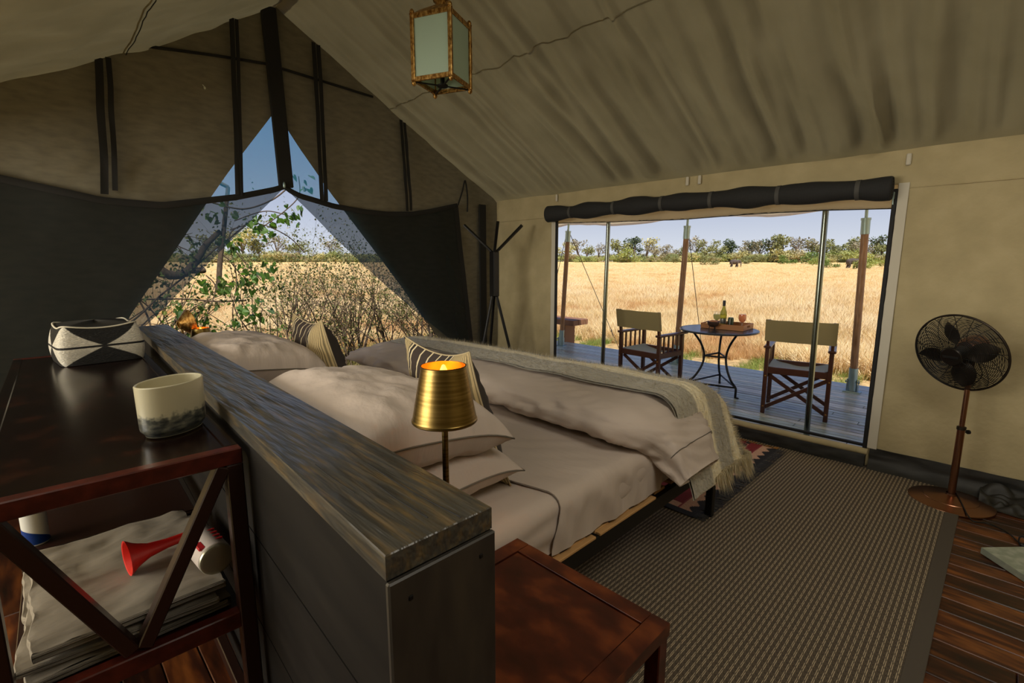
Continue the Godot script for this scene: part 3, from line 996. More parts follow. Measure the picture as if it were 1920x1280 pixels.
func make_poles():
	var tops = [[Vector3(6.74, 0, -5.555), Vector3(6.68, 2.07, -5.385), "wooden awning pole at the left of the doorway, by the bench"], [Vector3(6.72, 0, -3.345), Vector3(6.68, 2.05, -3.26), "middle wooden awning pole behind the left canvas chair"], [Vector3(6.69, 0, -1.143), Vector3(6.68, 2.03, -1.195), "rightmost wooden awning pole in a bright metal foot bracket"]]
	for t in tops:
		var p = thing("awning_pole", t[2], "pole", t[0], 0.0, "wooden poles along the awning edge")
		var d = t[1] - t[0]
		var b = MB.new()
		b.tube([d * 0.03, d * 0.9], 0.038, 16)
		part("shaft", b, M.pole_wood, p)
		b = MB.new()
		b.tube([d * 0.885, d * 0.965], 0.044, 16)
		b.tube([d * 0.96, d * 0.972], 0.049, 16)
		b.tube([d * 0.97, d * 1.03], 0.016, 10)
		part("top_sleeve", b, M.galvanised, p)
		b = MB.new()
		b.tube([Vector3(0, 0.02, 0), d * 0.14], 0.046, 16)
		b.box(Vector3(0, 0.008, 0), Vector3(0.11, 0.016, 0.17), 0.004)
		for s in [-1, 1]:
			b.box(Vector3(0, 0.08, s * 0.055), Vector3(0.05, 0.15, 0.008), 0.003)
			b.tube([Vector3(-0.03, 0.13, s * 0.05), Vector3(-0.03, 0.13, s * 0.07)], 0.012, 8)
		part("foot_bracket", b, M.galvanised, p)
	for s in [[Vector3(4.62, -0.0, -3.19), Vector3(4.62, 1.96, -3.165), "slim steel tent pole standing left of the chairs"], [Vector3(4.62, 0.0, -1.075), Vector3(4.62, 1.96, -1.1), "slim steel tent pole standing in front of the right canvas chair"]]:
		var b = MB.new()
		b.tube([s[0], s[1]], 0.0225, 18)
		b.box(s[0] + Vector3(0, 0.004, 0), Vector3(0.08, 0.008, 0.08), 0.002)
		tag(part("steel_pole", b, M.steel), s[2], "pole", "steel poles just outside the doorway")
	for g in [[Vector3(6.68, 2.05, -5.40), Vector3(7.9, -0.28, -5.0), "thin guy rope running down right of the leftmost wooden pole"], [Vector3(6.68, 2.05, -5.40), Vector3(7.7, -0.28, -6.9), "thin guy rope running down left of the leftmost wooden pole"], [Vector3(6.68, 2.03, -3.26), Vector3(7.75, -0.28, -3.35), "thin guy rope running down beside the middle wooden pole"]]:
		var b = MB.new()
		b.tube([g[0], g[1]], 0.0055, 6)
		var k = g[0].lerp(g[1], 0.78)
		b.ball(k, Vector3(0.016, 0.03, 0.016), 8, 6)
		b.tube([k, k + Vector3(0.02, -0.1, 0.02)], 0.006, 5)
		tag(part("guy_rope", b, M.rope), g[2], "rope", "guy ropes of the awning")

# ------------------------------------------------------------------ furniture in the tent
func skew_box(b: MB, c: Array, y0: float, y1: float):   # c: four corners in plan, near left, near right, far right, far left
	var f = func(i, y): return Vector3(c[i].x, y, c[i].y)
	b.quad(f.call(0, y1), f.call(1, y1), f.call(2, y1), f.call(3, y1))
	b.quad(f.call(3, y0), f.call(2, y0), f.call(1, y0), f.call(0, y0))
	for i in 4:
		var j = (i + 1) % 4
		b.quad(f.call(i, y0), f.call(j, y0), f.call(j, y1), f.call(i, y1))

func make_headboard():
	var h = thing("headboard", "long grey washed wooden partition behind the bed head with a broad plank top", "headboard", Vector3.ZERO)
	var nl = Vector2(0.348, -0.631); var nr = Vector2(0.570, -0.630); var fr = Vector2(0.696, -4.262); var fl = Vector2(0.521, -4.266)
	var inset = func(a: float) -> Array:
		var lx = (fl - nl).normalized(); var sx = (nr - nl).normalized()
		return [nl + sx * a - (-lx) * a, nr - sx * a + lx * a, fr - sx * a - lx * a, fl + sx * a - lx * a]
	var b = MB.new()
	var ch = 0.002
	skew_box(b, inset.call(0.0), 1.007, 1.05 - ch)
	var c0 = inset.call(0.0); var c1 = inset.call(ch)
	for i in 4:
		var j = (i + 1) % 4
		b.quad(Vector3(c0[i].x, 1.05 - ch, c0[i].y), Vector3(c0[j].x, 1.05 - ch, c0[j].y), Vector3(c1[j].x, 1.05, c1[j].y), Vector3(c1[i].x, 1.05, c1[i].y))
	b.quad(Vector3(c1[0].x, 1.05, c1[0].y), Vector3(c1[1].x, 1.05, c1[1].y), Vector3(c1[2].x, 1.05, c1[2].y), Vector3(c1[3].x, 1.05, c1[3].y))
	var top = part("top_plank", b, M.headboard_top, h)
	# two drying cracks in the plank
	b = MB.new()
	for k in [[Vector3(0.505, 1.0503, -0.64), Vector3(0.498, 1.0503, -0.80), Vector3(0.503, 1.0503, -0.97)], [Vector3(0.462, 1.0503, -0.68), Vector3(0.460, 1.0503, -0.78), Vector3(0.465, 1.0503, -0.86)], [Vector3(0.415, 1.0503, -0.86), Vector3(0.413, 1.0503, -0.96), Vector3(0.417, 1.0503, -1.05)]]:
		b.tube(curve(k, 6), 0.0011, 5)
	part("crack", b, M.black_trim, top)
	# boards of the body, stacked, with recessed joints
	var y = 1.0075
	for hh in [0.285, 0.30, 0.22, 0.19]:
		b = MB.new()
		var c = inset.call(0.002)
		skew_box(b, c, y - hh + 0.004, y - 0.002)
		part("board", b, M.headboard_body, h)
		y -= hh
	b = MB.new()
	skew_box(b, inset.call(0.006), 0.0, 1.01)
	part("core", b, M.black_trim, h)
	# end board closing the near end
	b = MB.new()
	b.box(Vector3((nl.x + nr.x) / 2, 0.503, nl.y + 0.004), Vector3(nr.x - nl.x + 0.004, 1.004, 0.012), 0.003)
	part("end_board", b, M.headboard_end, h)
	for s in [[0.385, 0.965], [0.535, 0.97], [0.40, 0.40]]:
		b = MB.new()
		b.box(Vector3(s[0], s[1], nl.y + 0.0105), Vector3(0.008, 0.008, 0.003), 0.001)
		part("nail_head", b, M.headboard_body, h)

const MT := 0.615   # mattress top
const BZ0 := -3.78  # bed, far side
const BZ1 := -1.10  # bed, near side
const BX0 := 0.66
const BX1 := 2.76

# a cross-section over the bed from the near hem over the top to the far hem: t in metres from the near hem
func over_bed(t: float, drop: float, lift: float) -> Vector2:   # (z, y)
	var r = 0.06
	var q = drop - r
	var arc = PI * 0.5 * r
	var width = (BZ1 - BZ0) - 2 * r + 2 * lift
	if t < q: return Vector2(BZ1 + lift, MT + lift - drop + t)
	t -= q
	if t < arc:
		var a = t / r
		return Vector2(BZ1 + lift - r + r * cos(a), MT + lift - r + r * sin(a))
	t -= arc
	if t < width: return Vector2(BZ1 + lift - r - t, MT + lift)
	t -= width
	if t < arc:
		var a = t / r
		return Vector2(BZ0 - lift + r - r * sin(a), MT + lift - r + r * cos(a))
	return Vector2(BZ0 - lift, MT + lift - r - (t - arc))

func over_len(drop: float, lift: float) -> float:
	return 2 * (drop - 0.06) + PI * 0.06 + (BZ1 - BZ0) - 0.12 + 2 * lift

func make_bed():
	var bed = thing("bed", "wide low bed with a black metal frame and a taupe sheeted mattress", "bed", Vector3.ZERO)
	var b = MB.new()
	for z in [BZ1 - 0.005, BZ0 + 0.005]: b.box(Vector3((BX0 + BX1) / 2, 0.33, z), Vector3(BX1 - BX0, 0.075, 0.04), 0.004)
	for x in [BX0 + 0.02, BX1 - 0.02, 1.70]: b.box(Vector3(x, 0.33, (BZ0 + BZ1) / 2), Vector3(0.04, 0.07, BZ1 - BZ0), 0.004)
	part("rail", b, M.black_metal, bed)
	for p in [Vector2(BX1 - 0.02, BZ1), Vector2(BX1 - 0.02, BZ0), Vector2(BX0 + 0.03, BZ1), Vector2(BX0 + 0.03, BZ0)]:
		b = MB.new()
		b.box(Vector3(p.x, 0.186, p.y), Vector3(0.042, 0.36, 0.042), 0.004)
		part("leg", b, M.black_metal, bed)
	for k in 12:
		b = MB.new()
		b.box(Vector3(BX0 + 0.15 + k * 0.165, 0.376, (BZ0 + BZ1) / 2), Vector3(0.10, 0.016, BZ1 - BZ0 - 0.01), 0.002)
		part("slat", b, M.slat_wood, bed)
	b = MB.new()
	for e in [[0.98, 1.56], [1.59, 2.05]]: b.box(Vector3((e[0] + e[1]) / 2, 0.372, BZ1 + 0.004), Vector3(e[1] - e[0], 0.012, 0.03), 0.002)
	part("side_lath", b, M.slat_wood, bed)
	# mattress in its fitted sheet
	var L = over_len(0.215, 0.0)
	b = MB.new()
	var mf = func(u, w):
		var x = lerpf(BX0, BX1 - 0.04, u)
		var q = over_bed(w * L, 0.215, 0.0)
		var side = sm(MT, MT - 0.1, q.y)
		var g = Vector3(x, q.y, q.x)
		g.z += side * (0.010 * nz(x * 2 - q.y * 7, q.y * 9, 101) - 0.012 * sm(0.5, 0.40, q.y)) * (1 if q.x > -2 else -1)
		g.y += (1 - side) * 0.006 * nz(x * 2, q.x * 2, 102)
		return g
	b.grid(mf, 60, 160)
	b.grid(func(u, w): return mf.call(1.0, w).lerp(Vector3(BX1 - 0.03, 0.5, -2.4), u), 3, 160)
	b.grid(func(u, w): return mf.call(0.0, w).lerp(Vector3(BX0 - 0.01, 0.5, -2.4), u), 3, 160, true)
	var mt = part("mattress", b, M.linen, bed)
	# top sheet over it, its hem a hand from the pillows
	var L2 = over_len(0.225, 0.004)
	b = MB.new()
	var sf = func(u, w):
		var t = w * L2
		var q = over_bed(t, 0.225, 0.004)
		var side = sm(MT, MT - 0.1, q.y) * (1.0 if q.x > -2 else -1.0)
		var x = lerpf(1.30 + 0.014 * nz(q.x * 3, q.y * 5, 104), 2.1, u)
		if q.x > -1.5: x += 0.05 * sm(-1.4, -1.1, q.x) - 0.05 * sm(0.6, 0.4, q.y)
		var fold = 0.012 * nz(x * 7 + (q.y - 0.5) * 3, q.y * 3 + q.x * 0.7, 105) * absf(side) + 0.006 * nz(x * 15, q.y * 4, 106) * absf(side)
		var top = 0.007 * nz(x * 3 + q.x * 1.6, q.x * 1.2, 107) + 0.004 * nz(x * 7 - q.x * 6, q.x * 2, 108)
		return Vector3(x, q.y + 0.004 + top * (1 - absf(side)) + 0.002 * sm(0.03, 0.0, u), q.x + side * (fold + 0.004))
	b.grid(sf, 56, 190)
	b.grid(func(u, w): return sf.call(0.0, w) + Vector3(-0.001, -0.003 * u, 0), 1, 190, true)
	var sh = part("top_sheet", b, M.linen, bed)
	b = MB.new()
	var pts = []
	for i in 120: pts.append(sf.call(0.0, i / 119.0 * 0.97 + 0.01) + Vector3(0.002, 0.001, 0))
	b.tube(pts, 0.001, 5)
	part("hem", b, M.linen, sh)

# quilt folded into a fat bolster across the bed, its near end hanging over the edge
func make_quilt():
	var q = thing("quilt", "thick taupe quilt folded into a bolster across the lower half of the bed", "quilt", Vector3.ZERO)
	var prof = []   # closed, from the head side bottom over the top to the foot
	for i in 40:
		var a = PI + 0.25 - (TAU - 0.0) * i / 40.0
		prof.append(Vector2(cos(a), sin(a)))
	var place = func(s: Vector2, t: float) -> Vector3:   # t along the bed from the far end (0) to the hanging tip (1)
		var length = 2.98
		var d = t * length
		var z = BZ0 - 0.02 + d
		var hang = maxf(0.0, z - (BZ1 - 0.16))
		var ang = minf(hang / 0.22, 0.62)
		var zz = z if hang <= 0 else (BZ1 - 0.16) + minf(hang, 0.18) * 0.93 + maxf(0, hang - 0.18) * 0.60
		var yy = MT + 0.108 - (0.0 if hang <= 0 else 0.36 * hang * minf(hang, 0.2) / 0.2 + maxf(0, hang - 0.2) * 0.25)
		var thick = 0.10 * (1.0 - 0.45 * sm(0.95, 1.0, t)) * (0.55 + 0.45 * sm(0.0, 0.05, t))
		var half = lerpf(0.36, 0.31, t)
		if hang > 0: half *= lerpf(1.0, 0.60, sm(0.0, 0.42, hang))
		var sx = signf(s.x) * pow(absf(s.x), 0.8) * half
		var sy = signf(s.y) * pow(absf(s.y), 0.85) * thick
		if s.y < 0: sy *= 0.98
		var cx = 2.19 - 0.05 * sm(0.5, 1.0, t) - 0.03 * nz(t * 4, 2, 110) + (0.06 * sm(0.0, 0.3, hang) if hang > 0 else 0.0)
		var wr = 0.008 * nz(t * 9 + s.x * 2, s.y * 2.0 + s.x, 111) + 0.006 * nz(t * 26 + s.x * 5, s.y * 2, 112) + sm(0.0, 0.25, hang) * (0.011 * nz(s.x * 5 + t * 40, t * 25 + s.x * 3, 113))
		var r = Vector2(sx, sy) * (1 + wr / 0.11)
		if s.y > 0: r.y += wr * 0.6
		return Vector3(cx + r.x, yy + r.y * cos(ang) , zz + r.y * sin(ang))
	var b = MB.new()
	b.grid(func(u, w): return place.call(prof[int(round(u * 40)) % 40], w), 40, 150, false, true)
	b.grid(func(u, w): return place.call(prof[int(round(u * 40)) % 40] * lerpf(1.0, 0.05, w), 0.0), 40, 3, false, true)
	# open end of the cover: folds in on itself
	b.grid(func(u, w):
		var p = place.call(prof[int(round(u * 40)) % 40] * lerpf(1.0, 0.3, w), 1.0)
		return p + Vector3(0, 0.01, -0.09) * w, 40, 4, true, true)
	var body = part("cover", b, M.linen, q)
	b = MB.new()
	var pts = []
	for i in 21: pts.append(place.call(prof[(i + 3) % 40], 0.955) * Vector3(1, 1, 1) + Vector3(0, 0.002, 0.003))
	b.tube(pts, 0.0022, 5)
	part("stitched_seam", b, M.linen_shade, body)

func make_throw():
	var t = thing("throw_blanket", "hairy woollen throw striped grey and cream hanging over the foot of the bed", "blanket", Vector3.ZERO)
	# across: from the quilt over the foot edge; along: from the far side to the near side where it hangs
	var cross = curve([Vector3(2.16, 0.842, 0), Vector3(2.32, 0.858, 0), Vector3(2.50, 0.846, 0), Vector3(2.66, 0.806, 0), Vector3(2.775, 0.725, 0), Vector3(2.835, 0.61, 0), Vector3(2.865, 0.50, 0), Vector3(2.875, 0.42, 0)], 8)
	var n = cross.size() - 1
	var f = func(u, w):
		var c = cross[int(round(u * n))]
		var d = w * 3.34
		var z = BZ0 - 0.12 + d
		var bend = BZ1 - 0.08
		var over = maxf(0.0, z - bend)
		var r = 0.13
		var zz = z; var dy = 0.0
		if over > 0:
			var a = minf(over / r, 1.32)
			zz = bend + r * sin(a) + maxf(0, over - r * 1.32) * cos(1.32)
			dy = r * (1 - cos(a)) + maxf(0, over - r * 1.32) * sin(1.32)
		var far = maxf(0.0, (BZ0 + 0.1) - z)
		var fold = sm(0.45, 1.0, u)
		var x = c.x + 0.022 * fold * nz(z * 3.2, u * 1.0, 121) + 0.012 * fold * nz(z * 8, u, 122)
		var y = c.y - 0.02 * sm(-1.8, -3.7, z) + 0.010 * nz(z * 2.2, u * 3.0, 123) - dy * maxf(0.12, (c.y - 0.40) / 0.50) - far * 0.7 + 0.012
		x -= 0.05 * sm(0.05, 0.4, over) * fold
		return Vector3(x, maxf(y, 0.25), zz + 0.012 * sm(0.1, 0.3, over) * nz(u * 9, over * 3, 124))
	var b = MB.new()
	b.grid(f, n, 150, true, false, false)
	b.grid(func(u, w): return f.call(u, w) - Vector3(0.012 * u, 0.012, 0.008), n, 150, false, false, false)
	var mm = b
	# texture runs with u: swap so that v is across
	for i in mm.uv.size(): mm.uv[i] = Vector2(mm.uv[i].y, mm.uv[i].x)
	var bl = part("weave", mm, M.throw, t)
	# hair: short fibres all over, long fringe at the two free hems
	var blade = MB.new()
	blade.use_col = true
	blade.tri(Vector3(-0.5, 0, 0), Vector3(0.5, 0, 0), Vector3(0, 1, 0.0))
	blade.tri(Vector3(0.5, 0, 0.0), Vector3(-0.5, 0, 0.0), Vector3(0, 1, 0.0))
	var bm = blade.build()
	var xf = []; var cs = []
	var grey = Color8(196, 189, 170).srgb_to_linear(); var cream = Color8(250, 240, 210).srgb_to_linear()
	for i in 26000:
		var u = rng.randf(); var w = rng.randf()
		var ui = round(u * n) / n
		var p = f.call(ui, w)
		var du = f.call(minf(ui + 1.0 / n, 1.0), w) - f.call(maxf(ui - 1.0 / n, 0.0), w)
		var dw = f.call(ui, minf(w + 0.01, 1)) - f.call(ui, maxf(w - 0.01, 0))
		p = p.lerp(f.call(minf(ui + 1.0 / n, 1.0), w), rng.randf())
		var nn = dw.cross(du).normalized()
		var d = (nn * lerpf(0.2, 0.8, rng.randf()) + Vector3(rng.randf_range(-1, 1), rng.randf_range(-1, 0.4), rng.randf_range(-1, 1)) * 0.7).normalized()
		var sx = d.cross(nn).normalized()
		var l = lerpf(0.014, 0.042, rng.randf())
		xf.append(Transform3D(Basis(sx * 0.0015, d * l, sx.cross(d) * 0.0015), p))
		var k = sm(0.17, 0.19, ui) - sm(0.27, 0.29, ui) + sm(0.43, 0.45, ui) - sm(0.55, 0.57, ui) + sm(0.70, 0.72, ui)
		cs.append(grey.lerp(cream, k * 0.9 + 0.1))
	many("wool_hair", bm, M.fringe, xf, bl, cs)
	xf = []; cs = []
	for i in 7000:
		var near = rng.randf() < 0.45
		var u = 1.0 if not near else lerpf(0.2, 1.0, rng.randf())
		var w = 1.0 if near else lerpf(0.03, 1.0, rng.randf())
		var p = f.call(round(u * n) / n, w)
		var tuft = nz(w * 60 if not near else u * 16, 3.0, 131)
		var d = Vector3(0.10 * tuft + rng.randf_range(-0.12, 0.12), -1, 0.25 * tuft + rng.randf_range(-0.15, 0.15) + (0.25 if near else 0.0)).normalized()
		var l = lerpf(0.03, 0.095, rng.randf()) * (1.1 + tuft)
		var sx = d.cross(Vector3(rng.randf_range(-1, 1), 0.1, rng.randf_range(-1, 1))).normalized()
		xf.append(Transform3D(Basis(sx * 0.0028, d * l, sx.cross(d) * 0.0028), p + Vector3(rng.randf_range(-0.012, 0.012), 0.03, rng.randf_range(-0.012, 0.012))))
		cs.append(cream.lerp(grey, 0.6 * rng.randf()))
	many("fringe", bm, M.fringe, xf, bl, cs)

# a pillow lying in the x-z plane of its own node: long along z
func pillow_mesh(wx: float, wz: float, h: float, sd: float, up: float) -> MB:   # up 1 top half, -1 lower half
	var b = MB.new()
	var f = func(u, w):
		var a = u * 2 - 1; var c = w * 2 - 1
		var edge = (1 - pow(absf(a), 3.4)) * (1 - pow(absf(c), 5.0))
		var t = pow(maxf(edge, 0.0), 0.5)
		var pinch_x = 1.0 - 0.06 * (1 - c * c) * 1.0
		var pinch_z = 1.0 - 0.05 * (1 - a * a)
		var x = a * wx * 0.5 * pinch_x
		var z = c * wz * 0.5 * pinch_z
		var wrk = 0.010 * nz(a * 2.2 + sd, c * 3.0, 141) + 0.016 * sm(0.45, 1.0, absf(c)) * nz(atan2(a, absf(c) - 0.2) * 3.0, c * 1.2 + sd, 143) + 0.005 * nz(a * 6 + sd, c * 6, 144)
		return Vector3(x, up * (h * 0.5 * t + wrk * t) - 0.03 * pow(absf(a * c), 4.0), z)
	b.grid(f, 36, 44, up > 0)
	return b

func make_pillow(label: String, at: Vector3, wx: float, wz: float, h: float, tilt: Vector3, sd: float):
	var p = thing("pillow", label, "pillow", at, 0.0, "taupe bed pillows")
	p.rotation = tilt
	var b = pillow_mesh(wx, wz, h, sd, 1.0)
	var l = pillow_mesh(wx, wz, h, sd + 5, -1.0)
	var off = b.v.size()
	b.v.append_array(l.v); b.n.append_array(l.n); b.uv.append_array(l.uv); b.c.append_array(l.c)
	for i in l.ix: b.ix.append(i + off)
	part("case", b, M.linen, p)
	b = MB.new()
	var pts = []
	for k in 4:
		for i in 16:
			var s = i / 16.0 * 2 - 1
			var a = [s, 1.0, -s, -1.0][k]; var c = [-1.0, s, 1.0, -s][k]
			pts.append(Vector3(a * wx * 0.5 * (1.0 - 0.06 * (1 - c * c)), -0.03 * pow(absf(a * c), 4.0), c * wz * 0.5 * (1.0 - 0.05 * (1 - a * a))))
	b.tube(pts, 0.0035, 6, true)
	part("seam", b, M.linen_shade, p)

# square scatter cushion standing on its lower edge; local x across the stripes, y up, z the face that looks at the pillows
func make_cushion(label: String, at: Vector3, size: float, ba: Basis, sd: float, slump := 0.0):
	var p = thing("cushion", label, "cushion", at, 0.0, "striped scatter cushions")
	p.transform.basis = ba
	var mk = func(up: float):
		var b = MB.new()
		b.grid(func(u, w):
			var a = u * 2 - 1; var c = w * 2 - 1
			var t = pow(maxf((1 - pow(absf(a), 2.6)) * (1 - pow(absf(c), 2.6)), 0.0), 0.6)
			var sag = 0.075 * sm(0.0, 1.0, c) * (1 - a * a)
			var x = a * size * 0.5 * (1 - 0.10 * (1 - c * c)) - slump * (c + 1) * 0.5
			var y = c * size * 0.5 * (1 - 0.04 * (1 - a * a)) - sag * size + size * 0.5
			return Vector3(x, y, up * (0.11 * t * (1 + 0.12 * nz(a * 3 + sd, c * 3, 151)) + 0.008 * nz(a * 5, c * 5 + sd, 152) * t) - 0.05 * sag * 3.0), 34, 34, up < 0)
		return b
	part("front", mk.call(1.0), M.cushion, p)
	part("back", mk.call(-1.0), M.cushion_back, p)
	var b = MB.new()
	var pts = []
	for k in 4:
		for i in 20:
			var s = i / 20.0 * 2 - 1
			var a = [s, 1.0, -s, -1.0][k]; var c = [-1.0, s, 1.0, -s][k]
			var sag = 0.075 * sm(0.0, 1.0, c) * (1 - a * a)
			pts.append(Vector3(a * size * 0.5 * (1 - 0.10 * (1 - c * c)) - slump * (c + 1) * 0.5, c * size * 0.5 * (1 - 0.04 * (1 - a * a)) - sag * size + size * 0.5, -0.15 * sag - 0.004))
	b.tube(pts, 0.004, 6, true)
	part("piping", b, M.piping, p)

func make_nightstand(at: Vector3, label: String, turn := 0.0):
	var t = thing("nightstand", label, "nightstand", at, turn, "low red wood nightstands")
	var w = 0.52; var d = 0.56; var h = 0.57
	var b = MB.new()
	b.box(Vector3(0, h - 0.016, 0), Vector3(w - 0.112, 0.024, d - 0.112))
	part("panel", b, M.red_wood_top, t)
	for s in [-1, 1]:
		b = MB.new()
		b.box(Vector3(s * (w * 0.5 - 0.026), h - 0.018, 0), Vector3(0.052, 0.036, d - 0.108), 0.0008)
		part("top_rail", b, M.red_wood_top, t)
		b = MB.new()
		b.box(Vector3(0, h - 0.018, s * (d * 0.5 - 0.026)), Vector3(w, 0.036, 0.052), 0.0008)
		part("top_rail", b, M.red_wood_top, t)
	for sx in [-1, 1]:
		for sz in [-1, 1]:
			b = MB.new()
			b.box(Vector3(sx * (w * 0.5 - 0.024), (h - 0.036) * 0.5, sz * (d * 0.5 - 0.024)), Vector3(0.042, h - 0.036, 0.042), 0.003)
			part("leg", b, M.red_wood, t)
	b = MB.new()
	b.box(Vector3(0, 0.24, 0), Vector3(w - 0.05, 0.022, d - 0.05), 0.002)
	part("shelf", b, M.red_wood_top, t)
	return t

func make_lamp(at: Vector3, label: String, tall: float, lit := true):
	var l = thing("bedside_lamp", label, "lamp", at, 0.0, "brass bedside lamps")
	var b = MB.new()
	b.lathe([Vector2(0, 0), Vector2(0.065, 0), Vector2(0.068, 0.006), Vector2(0.066, 0.014), Vector2(0.02, 0.02), Vector2(0.012, 0.03)], 32)
	part("base", b, M.brass, l)
	b = MB.new()
	b.tube([Vector3(0, 0.02, 0), Vector3(0, tall - 0.03, 0)], 0.0085, 14)
	part("stem", b, M.brass, l)
	b = MB.new()
	var y0 = tall - 0.065; var y1 = tall + 0.085
	var out = [Vector2(0.0835, y0), Vector2(0.0862, y0 + 0.003), Vector2(0.0862, y0 + 0.008), Vector2(0.0838, y0 + 0.011), Vector2(0.0585, y1 - 0.003), Vector2(0.0592, y1)]
	b.lathe(out, 56)
	b.lathe([Vector2(0.0592, y1), Vector2(0.0565, y1)], 56)
	var sh = part("shade", b, M.brass, l)
	b = MB.new()
	b.lathe([Vector2(0.0565, y1), Vector2(0.0565, y1 - 0.004), Vector2(0.082, y0 + 0.008), Vector2(0.082, y0), Vector2(0.0835, y0)], 56)
	part("lining", b, M.brass_inside, sh)
	b = MB.new()
	for k in 3:
		var a = k * TAU / 3 + 0.6
		b.tube([Vector3(0, tall + 0.045, 0), Vector3(cos(a) * 0.063, tall + 0.06, sin(a) * 0.063)], 0.0016, 6)
	part("spider", b, M.brass, sh)
	b = MB.new()
	b.lathe([Vector2(0, tall - 0.03), Vector2(0.014, tall - 0.03), Vector2(0.014, tall + 0.015), Vector2(0.009, tall + 0.02)], 18)
	part("socket", b, M.old_brass, l)
	b = MB.new()
	b.lathe([Vector2(0.009, tall + 0.018), Vector2(0.016, tall + 0.035), Vector2(0.017, tall + 0.045), Vector2(0.012, tall + 0.068), Vector2(0.004, tall + 0.086), Vector2(0, tall + 0.088)], 20)
	if not M.has("bulb"):
		var m = mat("bulb", Color8(255, 210, 120), 0.3)
		m.emission_enabled = true
		m.emission = Color8(255, 176, 70)
		m.emission_energy_multiplier = 3.0
	part("bulb", b, M.bulb, l)
	if lit:
		var o = OmniLight3D.new()
		o.name = "bulb_light"
		l.add_child(o, true)
		o.position = Vector3(0, tall + 0.05, 0)
		o.light_color = Color8(255, 176, 78)
		o.light_energy = 0.02
		o.light_size = 0.01
		o.omni_range = 12.0
		o.omni_attenuation = 2.0
		o.shadow_enabled = true
	return l

func make_reading_lamp():
	var l = thing("reading_lamp", "dark brass reading lamp with its cone shade tipped over, beyond the headboard", "lamp", Vector3(0.80, 0.57, -4.30))
	var b = MB.new()
	b.lathe([Vector2(0, 0), Vector2(0.06, 0), Vector2(0.06, 0.012), Vector2(0.012, 0.02)], 28)
	part("base", b, M.old_brass, l)
	b = MB.new()
	b.tube([Vector3(0, 0.015, 0), Vector3(0, 0.36, 0), Vector3(-0.01, 0.47, 0)], 0.007, 12)
	part("stem", b, M.old_brass, l)
	var ba = Basis(Vector3.BACK, -1.45) * Basis(Vector3.RIGHT, -0.25)
	b = MB.new()
	b.lathe([Vector2(0.018, -0.03), Vector2(0.03, -0.028), Vector2(0.094, 0.045), Vector2(0.096, 0.05)], 40, Vector3(-0.005, 0.475, 0.03), ba)
	var s = part("shade", b, M.old_brass, l)
	b = MB.new()
	b.lathe([Vector2(0.096, 0.05), Vector2(0.092, 0.045), Vector2(0.027, -0.022), Vector2(0, -0.022)], 40, Vector3(-0.005, 0.475, 0.03), ba)
	part("lining", b, M.brass_inside, s)

func make_console():
	var w = 0.53; var d = 2.16; var h = 1.0
	var t = thing("console_table", "dark glossy red wood console table with crossed end braces behind the headboard", "table", Vector3(0.105, 0, -1.43), deg_to_rad(-1.9))
	# local: x across (-w/2 .. w/2), z from 0 (near end) to -d
	var b = MB.new()
	b.box(Vector3(0, h - 0.014, -d / 2), Vector3(w - 0.07, 0.024, d - 0.07), 0.002)
	part("panel", b, M.console_top, t)
	for s in [-1, 1]:
		b = MB.new()
		b.box(Vector3(s * (w / 2 - 0.018), h - 0.022, -d / 2), Vector3(0.036, 0.044, d - 0.074), 0.003)
		part("top_rail", b, M.console_top, t)
	for z in [-0.0185, -d + 0.0185]:
		b = MB.new()
		b.box(Vector3(0, h - 0.022, z), Vector3(w, 0.044, 0.037), 0.003)
		part("top_rail", b, M.red_wood, t)
	for sx in [-1, 1]:
		for z in [-0.022, -d + 0.022]:
			b = MB.new()
			b.box(Vector3(sx * (w / 2 - 0.021), (h - 0.044) / 2, z), Vector3(0.042, h - 0.044, 0.042), 0.003)
			part("leg", b, M.console_dark, t)
	for z in [-0.02, -d + 0.02]:
		for sx in [-1, 1]:
			b = MB.new()
			b.bar(Vector3(sx * 0.218, 0.955, z), Vector3(-0.006 + sx * 0.012, 0.535, z), 0.034, 0.04, 0.003, Vector3.BACK)
			part("brace", b, M.console_dark, t)
		b = MB.new()
		b.box(Vector3(0, 0.497, z), Vector3(w - 0.08, 0.05, 0.034), 0.003)
		part("lower_rail", b, M.red_wood, t)
	b = MB.new()
	b.box(Vector3(0, 0.492, -0.36), Vector3(w - 0.05, 0.02, 0.68), 0.002)
	part("lower_shelf", b, M.console_dark, t)
	b = MB.new()
	b.box(Vector3(0.0, 0.55, -1.40), Vector3(w - 0.05, 0.02, 1.42), 0.002)
	part("shelf", b, M.console_dark, t)
	for sx in [-1, 1]:
		b = MB.new()
		b.box(Vector3(sx * 0.22, 0.28, -0.70), Vector3(0.04, 0.55, 0.04), 0.003)
		part("inner_post", b, M.console_dark, t)
		b = MB.new()
		b.box(Vector3(sx * (w / 2 - 0.02), 0.12, -d / 2), Vector3(0.03, 0.05, d - 0.08), 0.003)
		part("foot_rail", b, M.console_dark, t)
	return t

